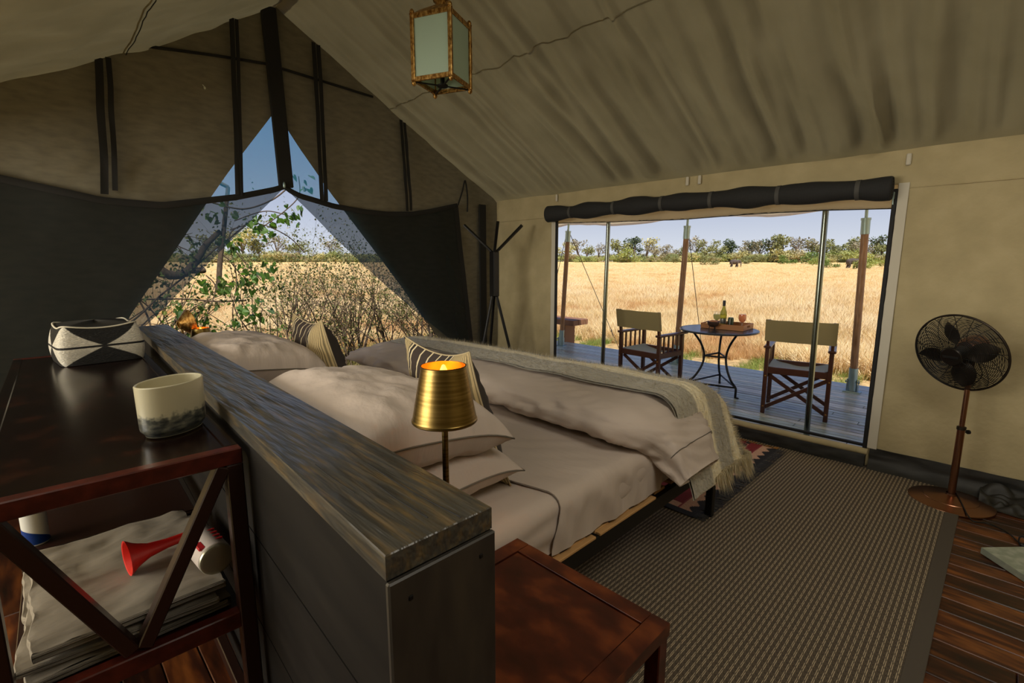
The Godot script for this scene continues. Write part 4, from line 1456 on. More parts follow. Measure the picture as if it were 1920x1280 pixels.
func make_console_things():
	# basket
	var k = thing("basket", "square beaded basket patterned with black and white triangles on the console", "basket", Vector3(0.232, 1.0, -3.30), deg_to_rad(5))
	var b = MB.new()
	var side = func(u, w):
		var a = u * 4.0
		var kx = int(floor(a)) % 4; var f = a - floor(a)
		var c = [Vector2(-1, 1), Vector2(1, 1), Vector2(1, -1), Vector2(-1, -1)]
		var p = c[kx].lerp(c[(kx + 1) % 4], f)
		var l = p.length()
		p = p / pow(pow(absf(p.x), 9) + pow(absf(p.y), 9), 1.0 / 9.0)
		var belly = 1.0 + 0.10 * sin(PI * clampf(w * 0.98, 0, 1)) - 0.10 * w
		return Vector3(p.x * 0.166 * belly, w * 0.175 + 0.022 * sm(0.5, 1.0, w) * pow(absf(p.x * p.y), 2.0), p.y * 0.155 * belly)
	b.grid(side, 64, 22, false, true, false)
	for i in b.uv.size(): b.uv[i] = Vector2(b.uv[i].x, 1.0 - b.uv[i].y)
	part("body", b, M.basket, k)
	b = MB.new()
	var pts = []
	for i in 64: pts.append(side.call(i / 64.0, 1.0))
	b.tube(pts, 0.004, 8, true)
	part("rim", b, M.basket_rim, k)
	b = MB.new()
	b.grid(func(u, w):
		var p = side.call(u, 1.0)
		return Vector3(p.x * (1 - w) * 0.97, p.y - 0.002 + 0.016 * sin(w * PI / 2), p.z * (1 - w) * 0.97), 64, 8, false, true)
	part("lid", b, M.basket_lid, k)
	b = MB.new()
	b.grid(func(u, w): return side.call(u, 0.0) * Vector3(1 - w, 1, 1 - w) + Vector3(0, 0.001, 0), 64, 2, true, true)
	part("bottom", b, M.basket_lid, k)
	# candle glass, oval
	k = thing("candle_holder", "frosted oval glass candle holder with a smoky grey foot on the console", "candle holder", Vector3(0.272, 1.0, -1.72), deg_to_rad(38))
	b = MB.new()
	var gl = func(r0, y, a): return Vector3(cos(-a) * r0 * 1.18, y, sin(-a) * r0 * 0.82)
	b.grid(func(u, w):
		var r = 0.083 * (0.86 + 0.14 * sm(0, 0.14, w)) * (1 + 0.03 * w)
		return gl.call(r, 0.004 + w * 0.146, u * TAU), 56, 26, false, true)
	for i in b.uv.size(): b.uv[i].y = 1.0 - b.uv[i].y
	var n0 = b.v.size()
	b.grid(func(u, w): return gl.call(lerpf(0.0855, 0.079, w), 0.15 + 0.003 * sin(w * PI), u * TAU), 56, 4, false, true)
	b.grid(func(u, w):
		return gl.call(lerpf(0.079, 0.074, w), lerpf(0.15, 0.02, w), u * TAU), 56, 10, false, true)
	b.grid(func(u, w): return gl.call(lerpf(0.074, 0.0, w), 0.02, u * TAU), 56, 2, false, true)
	for i in range(n0, b.uv.size()): b.uv[i] = Vector2(b.uv[i].x, 0.05 if i < n0 + 57 * 16 else 0.3)
	b.grid(func(u, w): return gl.call(0.0714 * (1 - w), 0.003, u * TAU), 56, 1, true, true)
	part("glass", b, M.frosted, k)
	# folded linen on the lower shelf
	var lab = ["dark taupe folded sheet, lowest in the pile on the console shelf", "middle taupe folded sheet in the pile on the console shelf", "topmost taupe folded sheet on the console shelf under the red horn"]
	var y = 0.503
	for i in 3:
		var s = thing("folded_sheet", lab[i], "folded linen", Vector3(0.105 + 0.006 * i, y, -1.80 + 0.012 * i), deg_to_rad(-1.9 + [2.0, -3.0, 1.0][i]), "folded sheets on the lower console shelf")
		var hh = [0.028, 0.026, 0.034][i]
		b = MB.new()
		var wx = [0.42, 0.41, 0.40][i]; var wz = [0.60, 0.58, 0.56][i]
		b.grid(func(u, w):
			var a = PI + TAU * u
			var cx = clampf(cos(a) * 1.6, -1, 1); var cy = clampf(sin(a) * 1.6, -1, 1)
			var z = lerpf(-0.5, 0.5, w) * wz
			var e = 0.008 * nz(z * 6, cx * 2 + i * 7, 161) + 0.004 * nz(z * 17, cx * 6, 162)
			var yy = (cy * 0.5 + 0.5) * hh * (0.72 + 0.28 * sm(0, 0.06, w) * sm(1, 0.94, w)) + (e if cy > 0 else 0.0) + 0.004
			if absf(cx) >= 1.0: cx += signf(cx) * 0.02 * cos(asin(clampf(cy, -1, 1)) )
			return Vector3(cx * wx * 0.5 + e, yy, z), 60, 50, true, true)
		for e in [0.0, 1.0]:
			b.grid(func(u, w):
				var a = PI + TAU * u
				var cx = clampf(cos(a) * 1.6, -1, 1); var cy = clampf(sin(a) * 1.6, -1, 1) * (1 - w)
				return Vector3(cx * wx * 0.5, (cy * 0.5 + 0.5) * hh * 0.72 + 0.004, (e - 0.5) * wz + (e * 2 - 1) * 0.006 * sin(w * PI)), 60, 4, e == 0.0, true)
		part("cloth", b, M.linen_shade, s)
		for f2 in 2:
			b = MB.new()
			b.bar(Vector3(-wx * 0.49, hh * (0.3 + 0.35 * f2), wz * 0.5 + 0.003), Vector3(wx * 0.49, hh * (0.32 + 0.35 * f2), wz * 0.5 + 0.004), 0.006, 0.0025, 0.001)
			part("fold", b, M.linen, s)
		y += hh + 0.006
	# air horn lying on the pile
	k = thing("air_horn", "air horn lying on the folded sheets, red trumpet and white canister", "air horn", Vector3(0.268, y + 0.045, -1.62), deg_to_rad(4))
	k.scale = Vector3.ONE * 1.42
	b = MB.new()
	var ba = Basis(Vector3(0, 0, 1), 0.0) * Basis(Vector3.RIGHT, PI / 2)
	b.lathe([Vector2(0, 0), Vector2(0.029, 0), Vector2(0.032, 0.004), Vector2(0.032, 0.10), Vector2(0.026, 0.115), Vector2(0.012, 0.125), Vector2(0, 0.125)], 28, Vector3(0.02, -0.002, 0.07), Basis(Vector3.RIGHT, -PI / 2))
	part("canister", b, M.can_white, k)
	b = MB.new()
	b.lathe([Vector2(0, -0.003), Vector2(0.026, -0.003), Vector2(0.0305, -0.001), Vector2(0.0318, 0.003)], 28, Vector3(0.02, -0.002, 0.0725), Basis(Vector3.RIGHT, -PI / 2))
	part("can_end", b, M.can_end, k)
	b = MB.new()
	b.box(Vector3(0.0, 0.024, 0.045), Vector3(0.012, 0.006, 0.03), 0.001)
	for i in 4: b.box(Vector3(0.032, 0.0265, 0.045 - i * 0.016), Vector3(0.02, 0.005, 0.004), 0.001)
	part("print", b, M.ink_red, k)
	b = MB.new()
	b.box(Vector3(0.02, -0.002, -0.07), Vector3(0.03, 0.03, 0.03), 0.006)
	b.lathe([Vector2(0.009, 0), Vector2(0.010, 0.05), Vector2(0.015, 0.085), Vector2(0.024, 0.105), Vector2(0.0345, 0.118), Vector2(0.036, 0.121), Vector2(0.033, 0.120), Vector2(0.022, 0.10), Vector2(0.0, 0.05)], 28, Vector3(0.02, 0.0, -0.07), Basis(Vector3.UP, 0.05) * Basis(Vector3.BACK, PI / 2))
	part("trumpet", b, M.red_plastic, k)
	# spray can on the inner shelf
	k = thing("spray_can", "white spray can with a blue printed foot on the dark console shelf", "spray can", Vector3(-0.07, 0.56, -2.22), 0.5)
	b = MB.new()
	b.lathe([Vector2(0, 0), Vector2(0.031, 0), Vector2(0.0335, 0.003), Vector2(0.0335, 0.165), Vector2(0.027, 0.178), Vector2(0, 0.18)], 32)
	part("can", b, M.spray_white, k)
	b = MB.new()
	b.grid(func(u, w):
		var a = lerpf(0.2, PI * 1.35, u)
		var hgt = 0.058 * sin(u * PI * 0.5)
		return Vector3(cos(a) * 0.0339, 0.006 + hgt * w, sin(a) * 0.0339), 24, 3)
	b.grid(func(u, w):
		var a = lerpf(0.2, PI * 1.35, u)
		var hgt = 0.058 * sin(u * PI * 0.5)
		return Vector3(cos(a) * 0.0339, 0.006 + hgt * w, sin(a) * 0.0339), 24, 3, true)
	part("blue_print", b, M.spray_blue, k)
	b = MB.new()
	b.lathe([Vector2(0.022, 0.178), Vector2(0.022, 0.215), Vector2(0.016, 0.222), Vector2(0, 0.222)], 24)
	part("cap", b, M.spray_white, k)
	for e in [["ink_red", 0.062, 0.010, 1.9], ["ink", 0.044, 0.012, 1.9], ["ink", 0.050, 0.010, 1.5]]:
		b = MB.new()
		b.box(Vector3(sin(e[3]) * 0.0335, e[1], cos(e[3]) * 0.0335), Vector3(e[2], e[2], 0.002), 0.0005, Basis(Vector3.UP, e[3]))
		part("print", b, M[e[0]], k)
	# papers and a pale box further back on the shelf
	for e in [[Vector3(0.10, 0.56, -3.02), Vector3(0.22, 0.10, 0.16), "white cardboard box at the back of the console shelf"], [Vector3(0.29, 0.56, -2.94), Vector3(0.13, 0.07, 0.2), "small pale packet beside the box at the back of the console shelf"]]:
		k = thing("box", e[2], "box", e[0], 0.1)
		b = MB.new()
		b.box(Vector3(0, e[1].y / 2, 0), e[1], 0.003)
		part("carton", b, M.paper, k)
		b = MB.new()
		b.box(Vector3(0, e[1].y + 0.0005, 0), Vector3(e[1].x * 0.04, 0.001, e[1].z), 0.0)
		part("flap_gap", b, M.ink, k)

func make_coat_stand():
	var t = thing("coat_stand", "black coat stand of crossed sticks in the corner by the beige wall", "coat stand", Vector3(3.74, 0, -4.06))
	var dirs = [0.35, 2.2, 4.1]
	for i in 3:
		var a = dirs[i]
		var lo = Vector3(cos(a + PI * 0.93) * 0.30, 0, sin(a + PI * 0.93) * 0.30)
		var hi = Vector3(cos(a) * 0.34, 1.90, sin(a) * 0.34)
		var m0 = Vector3(cos(a) * -0.022, 1.13, sin(a) * -0.022); var m1 = Vector3(cos(a) * 0.022, 1.60, sin(a) * 0.022)
		var b = MB.new()
		b.tube([lo, m0, m1, hi], 0.022, 4)
		part("stick", b, M.black_metal, t)
	var b = MB.new()
	b.box(Vector3(0, 1.36, 0), Vector3(0.085, 0.50, 0.085), 0.01)
	part("core", b, M.black_metal, t)

func make_fan():
	var t = thing("pedestal_fan", "copper pedestal fan with a black wire cage in front of the beige wall", "fan", Vector3(4.0, 0, -0.105))
	var b = MB.new()
	b.lathe([Vector2(0, 0), Vector2(0.205, 0), Vector2(0.212, 0.005), Vector2(0.210, 0.011), Vector2(0.19, 0.018), Vector2(0.135, 0.027), Vector2(0.133, 0.030), Vector2(0.06, 0.042), Vector2(0.028, 0.05), Vector2(0.026, 0.062)], 64, Vector3.ZERO, Basis(), 0.5)
	part("base", b, M.copper, t)
	b = MB.new()
	b.tube([Vector3(0, 0.05, 0), Vector3(0, 0.485, 0)], 0.0195, 24)
	part("lower_pole", b, M.copper, t)
	b = MB.new()
	b.tube([Vector3(0, 0.48, 0), Vector3(0, 0.86, 0)], 0.0135, 20)
	part("upper_pole", b, M.copper, t)
	b = MB.new()
	b.lathe([Vector2(0.014, 0.475), Vector2(0.0235, 0.478), Vector2(0.0235, 0.496), Vector2(0.014, 0.5)], 24)
	part("collar", b, M.copper_blade, t)
	b = MB.new()
	b.tube([Vector3(0.015, 0.46, 0.012), Vector3(0.035, 0.46, 0.03)], 0.004, 8)
	b.tube([Vector3(0.034, 0.46, 0.029), Vector3(0.042, 0.46, 0.036)], 0.013, 14)
	part("clamp_knob", b, M.black_plastic, t)
	# head: n is the way it blows
	var n = Vector3(-0.875, -0.26, -0.41).normalized()
	var x = n.cross(Vector3.UP).normalized(); var y = x.cross(n)
	var ba = Basis(x, y, -n) # local -z forward
	var head = Vector3(-0.03, 0.955, -0.058)
	var P = func(r: float, a: float, f: float) -> Vector3: return head + x * (cos(a) * r) + y * (sin(a) * r) + n * f
	var R = 0.238
	b = MB.new()
	b.lathe([Vector2(0, -0.21), Vector2(0.03, -0.205), Vector2(0.058, -0.18), Vector2(0.066, -0.13), Vector2(0.064, -0.08), Vector2(0.05, -0.06), Vector2(0, -0.055)], 30, head, Basis(x, n, x.cross(n)))
	part("motor_housing", b, M.copper, t)
	b = MB.new()
	b.tube([Vector3(0, 0.85, 0), Vector3(0.0, 0.90, 0), head + n * -0.13 + Vector3(0, -0.03, 0)], 0.016, 14)
	b.box(head + n * -0.1 + y * -0.075, Vector3(0.05, 0.05, 0.05), 0.012)
	part("neck", b, M.copper_blade, t)
	b = MB.new()
	var rim = []
	for i in 72: rim.append(P.call(R, i * TAU / 72, 0.0))
	b.tube(rim, 0.0062, 8, true)
	part("cage_rim", b, M.copper_blade, t)
	b = MB.new()
	for s in [1, -1]:   # front and rear basket
		for k in 22:
			var f = (k + 1) / 23.5
			var r = lerpf(0.052, R, f)
			var dep = (0.075 if s > 0 else -0.062) * pow(1 - pow(f, 2.2), 0.6)
			var pts = []
			for i in 60: pts.append(P.call(r, i * TAU / 60, dep))
			b.tube(pts, 0.0017, 4, true)
		for k in 14:
			var pts = []
			for i in 9:
				var f = i / 8.0
				pts.append(P.call(lerpf(0.052, R, f), (k + (0.5 if s < 0 else 0.0)) * TAU / 14 + f * 0.32, (0.073 if s > 0 else -0.064) * pow(maxf(1 - pow(f, 2.2), 0), 0.6)))
			b.tube(pts, 0.0019, 4)
	tag(part("cage_wires", b, M.black_metal, t), "", "", "", "stuff")
	b = MB.new()
	b.lathe([Vector2(0, 0.066), Vector2(0.057, 0.068), Vector2(0.057, 0.078), Vector2(0.052, 0.083), Vector2(0, 0.085)], 36, head, Basis(x, n, x.cross(n)))
	part("badge", b, M.badge, t)
	b = MB.new()
	b.box(P.call(0.0, 0, 0.086), Vector3(0.08, 0.014, 0.003), 0.001, ba)
	part("badge_plate", b, M.black_plastic, t)
	b = MB.new()
	for k in 4:
		var a0 = k * TAU / 4 + 1.35
		var bl = func(s):
			return func(u, w):
				var r = lerpf(0.035, 0.205, u)
				var wide = 0.075 + 0.34 * sin(PI * pow(u, 0.75)) * 1.3
				var a = a0 + (w - 0.5) * wide * 1.75
				return P.call(r, a, 0.016 + (w - 0.5) * 0.045 + s * 0.001)
		b.grid(bl.call(1.0), 14, 8)
		b.grid(bl.call(-1.0), 14, 8, true)
		part("blade", b, M.copper_blade, t)
		b = MB.new()
	b.lathe([Vector2(0, 0.035), Vector2(0.03, 0.033), Vector2(0.036, 0.02), Vector2(0.036, -0.03), Vector2(0, -0.055)], 24, head, Basis(x, n, x.cross(n)))
	part("hub", b, M.black_plastic, t)
	b = MB.new()
	b.tube(curve([P.call(0.05, 0.6, -0.18), P.call(0.09, 0.2, -0.20), Vector3(0.075, 0.84, 0.05), Vector3(0.025, 0.76, 0.02)]), 0.003, 6)
	part("motor_wire", b, M.black_plastic, t)
	b = MB.new()
	var c = curve([Vector3(0.0, 0.055, 0.03), Vector3(-0.06, 0.042, 0.05), Vector3(-0.13, 0.030, 0.07), Vector3(-0.195, 0.02, 0.09), Vector3(-0.23, 0.006, 0.12), Vector3(-0.20, 0.006, 0.18), Vector3(-0.26, 0.006, 0.26), Vector3(-0.36, 0.006, 0.31), Vector3(-0.42, 0.006, 0.40), Vector3(-0.30, 0.006, 0.55)])
	b.tube(c, 0.0038, 6)
	part("power_cable", b, M.black_plastic, t)
	# plug and loop of cable at the edge of the picture
	t = thing("cable_loop", "small black strap buckle loop on the plank floor near the white slab", "strap", Vector3(3.62, 0, 0.205))
	b = MB.new()
	var pts = []
	for i in 20: pts.append(Vector3(0.004 * sin(i * TAU / 20), 0.032 + 0.026 * sin(i * TAU / 20), 0.012 * cos(i * TAU / 20)))
	b.tube(pts, 0.0035, 6, true)
	b.box(Vector3(0, 0.008, 0.012), Vector3(0.03, 0.016, 0.035), 0.004)
	part("loop", b, M.black_plastic, t)

func make_lantern():
	var t = thing("lantern", "square brass lantern with frosted panes hanging from the tent ridge", "lantern", Vector3(1.762, 2.455, -2.325), deg_to_rad(24))
	var s = 0.225; var h = 0.335; var k = s / 2
	var P = [Vector3(-k, 0, k), Vector3(k, 0, k), Vector3(k, 0, -k), Vector3(-k, 0, -k)]
	var b
	for i in 4:
		var j = (i + 1) % 4
		b = MB.new()
		b.box(P[i] + Vector3(0, h / 2, 0), Vector3(0.022, h, 0.022), 0.004)
		part("corner_post", b, M.old_brass, t)
		for y in [0.012, h - 0.012]:
			b = MB.new()
			b.bar(P[i] + Vector3(0, y, 0), P[j] + Vector3(0, y, 0), 0.012, 0.024, 0.002)
			part("rail", b, M.old_brass, t)
		for y in [-0.006, h + 0.008]:
			b = MB.new()
			var d = -1.0 if y < 0 else 1.0
			b.lathe([Vector2(0, -0.016), Vector2(0.006, -0.014), Vector2(0.012, -0.006), Vector2(0.0125, 0.0), Vector2(0.011, 0.006), Vector2(0.015, 0.009), Vector2(0.015, 0.013), Vector2(0.0, 0.013)], 16, P[i] + Vector3(0, y, 0), Basis() if d < 0 else Basis(Vector3.RIGHT, PI))
			part("finial", b, M.old_brass, t)
		b = MB.new()
		var o = (P[i] + P[j]) / 2
		b.box(o * 0.97 + Vector3(0, h / 2, 0), Vector3(0.004 if absf(o.x) > 0.01 else s - 0.02, h - 0.044, 0.004 if absf(o.z) > 0.01 else s - 0.02))
		part("pane", b, M.lantern_glass, t)
	b = MB.new()
	b.bar(P[0], P[2], 0.012, 0.005, 0.001); b.bar(P[1], P[3], 0.012, 0.005, 0.001)
	b.lathe([Vector2(0, -0.004), Vector2(0.03, -0.004), Vector2(0.03, 0.004), Vector2(0, 0.004)], 20)
	part("bottom_cross", b, M.black_metal, t)
	b = MB.new()
	b.grid(func(u, w):
		var q = [Vector3(k, 0, k), Vector3(k, 0, -k), Vector3(-k, 0, -k), Vector3(-k, 0, k), Vector3(k, 0, k)]
		var a = u * 4.0
		var c = q[mini(int(a), 3)].lerp(q[mini(int(a), 3) + 1], a - mini(int(a), 3))
		var rr = Vector3(c.x, 0, c.z).normalized() * 0.045
		return c.lerp(rr, w) + Vector3(0, h + 0.05 * sin(w * PI / 2), 0), 48, 10, false, true)
	b.lathe([Vector2(0.055, 0.045), Vector2(0.055, 0.052), Vector2(0.03, 0.058), Vector2(0.03, 0.085), Vector2(0.042, 0.09), Vector2(0.042, 0.10), Vector2(0.022, 0.105), Vector2(0.018, 0.13), Vector2(0.03, 0.135), Vector2(0.006, 0.15), Vector2(0, 0.15)], 28, Vector3(0, h, 0), Basis(), 0.4)
	part("cap", b, M.old_brass, t)
	b = MB.new()
	b.tube([Vector3(0, h + 0.14, 0), Vector3(0, RY - 2.455 - 0.03, 0)], 0.006, 8)
	part("hanging_rod", b, M.old_brass, t)
	b = MB.new()
	b.box(Vector3(-k - 0.006, h * 0.55, k + 0.004), Vector3(0.01, 0.05, 0.014), 0.002)
	b.tube([Vector3(-k - 0.012, h * 0.57, k + 0.008), Vector3(-k - 0.013, h * 0.44, k + 0.008)], 0.0035, 6)
	b.tube(curve([Vector3(-k - 0.012, h * 0.62, k + 0.008), Vector3(-k - 0.022, h * 0.64, k + 0.008), Vector3(-k - 0.018, h * 0.67, k + 0.008)]), 0.0025, 5)
	part("latch", b, M.old_brass, t)
	b = MB.new()
	b.tube([Vector3(k + 0.008, 0.10, k + 0.008), Vector3(k + 0.008, h - 0.06, k + 0.008)], 0.004, 8)
	part("hinge_pin", b, M.old_brass, t)
	b = MB.new()
	b.lathe([Vector2(0.004, 0.0), Vector2(0.012, 0.005), Vector2(0.012, 0.05), Vector2(0, 0.05)], 16, Vector3(0, 0.004, 0))
	part("lamp_holder", b, M.black_metal, t)

func make_rugs():
	# ribbed carpet: every rib is relief, the ribs run towards the door wall
	var t = thing("ribbed_carpet", "large brown and tan ribbed carpet with a dark cloth border", "carpet", Vector3.ZERO)
	var x0 = 0.9; var x1 = 4.235; var z1 = -0.112; var z0 = -4.25
	var pitch = 0.0208
	var ribs = int((z1 - z0) / pitch)
	var b = MB.new()
	var n = ribs * 6
	b.grid(func(u, w):
		var z = lerpf(z0, z1, w)
		var ph = w * ribs - floor(w * ribs + 0.0001)
		return Vector3(lerpf(x0, x1, u), 0.0075 + 0.0022 * absf(sin(ph * PI)) + 0.0012 * nz(u * 30, z * 9, 171), z), 8, n)
	for i in b.uv.size(): b.uv[i] = Vector2(b.v[i].x * 5.2, (b.v[i].z - z0) / (z1 - z0) * ribs)
	part("ribs", b, M.carpet, t)
	b = MB.new()
	var q = [[Vector3((x0 + x1 + 0.06) / 2, 0.005, z1 + 0.028), Vector3(x1 - x0 + 0.06, 0.010, 0.062)], [Vector3(x1 + 0.028, 0.005, (z0 + z1) / 2), Vector3(0.062, 0.010, z1 - z0)]]
	for e in q:
		b = MB.new()
		b.box(e[0], e[1], 0.002)
		part("border", b, M.carpet_border, t)
	# kilim under the foot of the bed
	t = thing("kilim_rug", "red flatwoven rug with dark zigzag edge under the foot of the bed", "rug", Vector3.ZERO)
	var a0 = Vector3(2.64, 0.0125, -1.15); var wx = 1.50; var wz = 2.3
	b = MB.new()
	b.grid(func(u, w):
		return Vector3(a0.x + u * wx, 0.013 + 0.004 * nz(u * 9, w * 9, 181) + 0.002, a0.z - w * wz), 60, 60)
	b.grid(func(u, w): return Vector3(a0.x + u * wx, 0.0100, a0.z - w * wz), 1, 1, true)
	for i in b.uv.size(): b.uv[i] = Vector2(b.uv[i].x, b.uv[i].y * wz / 1.3)
	part("weave", b, M.kilim, t)
	var blade = MB.new()
	blade.use_col = true
	blade.quad(Vector3(-0.5, 0, 0), Vector3(0.5, 0, 0), Vector3(0.3, 0, 1), Vector3(-0.3, 0, 1))
	var bm = blade.build()
	var xf = []; var cs = []
	for i in 520:
		var x = a0.x + wx * rng.randf()
		var d = Vector3(rng.randf_range(-0.5, 0.5), 0.0, 1).normalized()
		var s = Vector3.UP.cross(d)
		xf.append(Transform3D(Basis(s * 0.007, Vector3.UP, d * lerpf(0.05, 0.085, rng.randf())), Vector3(x, 0.0135 + 0.003 * rng.randf(), a0.z - 0.005)))
		cs.append(Color8(46, 47, 52).lerp(Color8(104, 98, 92), rng.randf() * rng.randf()).srgb_to_linear())
	for i in 300:
		var z = a0.z - wz * rng.randf()
		var d = Vector3(1, 0.0, rng.randf_range(-0.5, 0.5)).normalized()
		var s = Vector3.UP.cross(d)
		xf.append(Transform3D(Basis(s * 0.007, Vector3.UP, d * lerpf(0.03, 0.05, rng.randf())), Vector3(a0.x + wx - 0.004, 0.0135 + 0.004 * rng.randf(), z)))
		cs.append(Color8(196, 136, 58).lerp(Color8(120, 80, 36), rng.randf()).srgb_to_linear())
	many("fringe", bm, M.rug_fringe, xf, t, cs)
	# pale stone slab
	b = MB.new()
	var c = [Vector2(3.375, 0.055), Vector2(3.80, 0.455), Vector2(3.35, 0.72), Vector2(2.93, 0.46)]
	var xfm = Transform3D(Basis(Vector3.RIGHT, Vector3.BACK, Vector3.DOWN), Vector3(0, 0.035, 0))
	b.prism(PackedVector2Array(c), 0.032, xfm)
	tag(part("stone_slab", b, M.stone), "pale grey stone slab corner on the wooden floor at the right edge", "slab")
	# dead leaf on the deck
	b = MB.new()
	b.grid(func(u, w):
		var a = (u - 0.5) * 2; var c2 = (w - 0.5) * (1 - a * a) * 0.7
		return Vector3(a * 0.045, 0.006 + 0.03 * absf(c2) + 0.01 * a * a, c2 * 0.045), 10, 6)
	var lf = part("dry_leaf", b, mat("dry_leaf", Color8(206, 146, 44), 0.7))
	lf.position = Vector3(5.98, 0.0, -1.33)
	tag(lf, "single dry yellow leaf on the deck near the right pole", "leaf")
	# gecko-pale bug of a clip on the brown canvas
	b = MB.new()
	b.ball(Vector3(1.165, 2.83, GZ + 0.03), Vector3(0.008, 0.011, 0.005), 10, 6)
	b.bar(Vector3(1.165, 2.835, GZ + 0.03), Vector3(1.15, 2.85, GZ + 0.035), 0.008, 0.004, 0.001)
	tag(part("moth", b, M.fuse), "tiny pale moth resting on the dark upper gable canvas", "moth")

# ------------------------------------------------------------------ on the deck
func make_chair(label: String, at: Vector3, turn: float) -> Node3D:
	# local: the seat faces -z, back posts at +z
	var t = thing("directors_chair", label, "chair", at, turn, "folding canvas chairs at the deck table")
	var w = 0.50; var d = 0.42
	var b
	for s in [-1, 1]:
		b = MB.new()
		b.box(Vector3(s * w / 2, 0.31, d / 2), Vector3(0.036, 0.62, 0.042), 0.005)
		b.bar(Vector3(s * w / 2, 0.60, d / 2), Vector3(s * w / 2, 0.885, d / 2 + 0.045), 0.026, 0.034, 0.004, Vector3.BACK)
		part("back_post", b, M.chair_wood, t)
		b = MB.new()
		b.box(Vector3(s * w / 2, 0.31, -d / 2), Vector3(0.036, 0.62, 0.042), 0.005)
		part("front_post", b, M.chair_wood, t)
		b = MB.new()
		b.box(Vector3(s * w / 2, 0.632, -0.02), Vector3(0.062, 0.024, d + 0.12), 0.008)
		part("armrest", b, M.chair_wood, t)
		b = MB.new()
		b.box(Vector3(s * w / 2, 0.415, 0), Vector3(0.026, 0.06, d - 0.02), 0.004)
		part("side_rail", b, M.chair_wood, t)
		for k in 4:
			b = MB.new()
			b.box(Vector3(s * w / 2, 0.53, lerpf(-0.125, 0.125, k / 3.0)), Vector3(0.014, 0.19, 0.024), 0.003)
			part("arm_slat", b, M.chair_wood, t)
		for z in [d / 2 - 0.03, -d / 2 + 0.03]:
			b = MB.new()
			b.bar(Vector3(s * (w / 2 - 0.01), 0.37, z + s * 0.012), Vector3(-s * (w / 2 - 0.01), 0.055, z + s * 0.012), 0.018, 0.034, 0.003, Vector3.UP)
			part("cross_brace", b, M.chair_wood, t)
	for z in [d / 2, -d / 2]:
		b = MB.new()
		b.box(Vector3(0, 0.415, z), Vector3(w - 0.03, 0.062, 0.024), 0.004)
		part("seat_rail", b, M.chair_wood, t)
	b = MB.new()
	b.grid(func(u, w2):
		var x = (u - 0.5) * (w - 0.03); var z = (w2 - 0.5) * (d - 0.01)
		return Vector3(x, 0.452 - 0.045 * (1 - pow(2 * u - 1, 2)) + 0.006 * nz(x * 6, z * 3 + at.x, 191), z), 16, 12, true)
	b.grid(func(u, w2):
		var x = (u - 0.5) * (w - 0.03); var z = (w2 - 0.5) * (d - 0.01)
		return Vector3(x, 0.448 - 0.045 * (1 - pow(2 * u - 1, 2)) + 0.006 * nz(x * 6, z * 3 + at.x, 191), z), 16, 12)
	part("seat", b, M.chair_seat, t)
	b = MB.new()
	b.grid(func(u, w2):
		var a = TAU * u
		var px = clampf(cos(a) * 1.3, -1, 1) * (w / 2 + 0.026)
		var pz = clampf(sin(a) * 4.0, -1, 1) * 0.021
		var y = lerpf(0.69, 0.886, w2)
		var bow = 0.022 * (1 - pow(px / (w / 2 + 0.026), 2))
		return Vector3(px, y + 0.004 * nz(px * 5, w2, 193) * w2, d / 2 + 0.012 + (y - 0.62) * 0.17 + pz * sm(1.02, 0.75, absf(px) / (w / 2 + 0.03)) * 0.3 + pz * sm(0.75, 1.0, absf(px) / (w / 2 + 0.03)) * (1.0) + bow), 64, 12, false, true)
	part("back_canvas", b, M.chair_canvas, t)
	b = MB.new()
	for s in [-1, 1]:
		for z in [d / 2 + 0.022, -d / 2 - 0.022]:
			for y in [0.07, 0.36]:
				b.lathe([Vector2(0.008, 0), Vector2(0.006, 0.003), Vector2(0, 0.004)], 10, Vector3(s * w / 2, y, z), Basis(Vector3.RIGHT, (PI / 2) * signf(z)))
	part("bolts", b, M.old_brass, t)
	return t

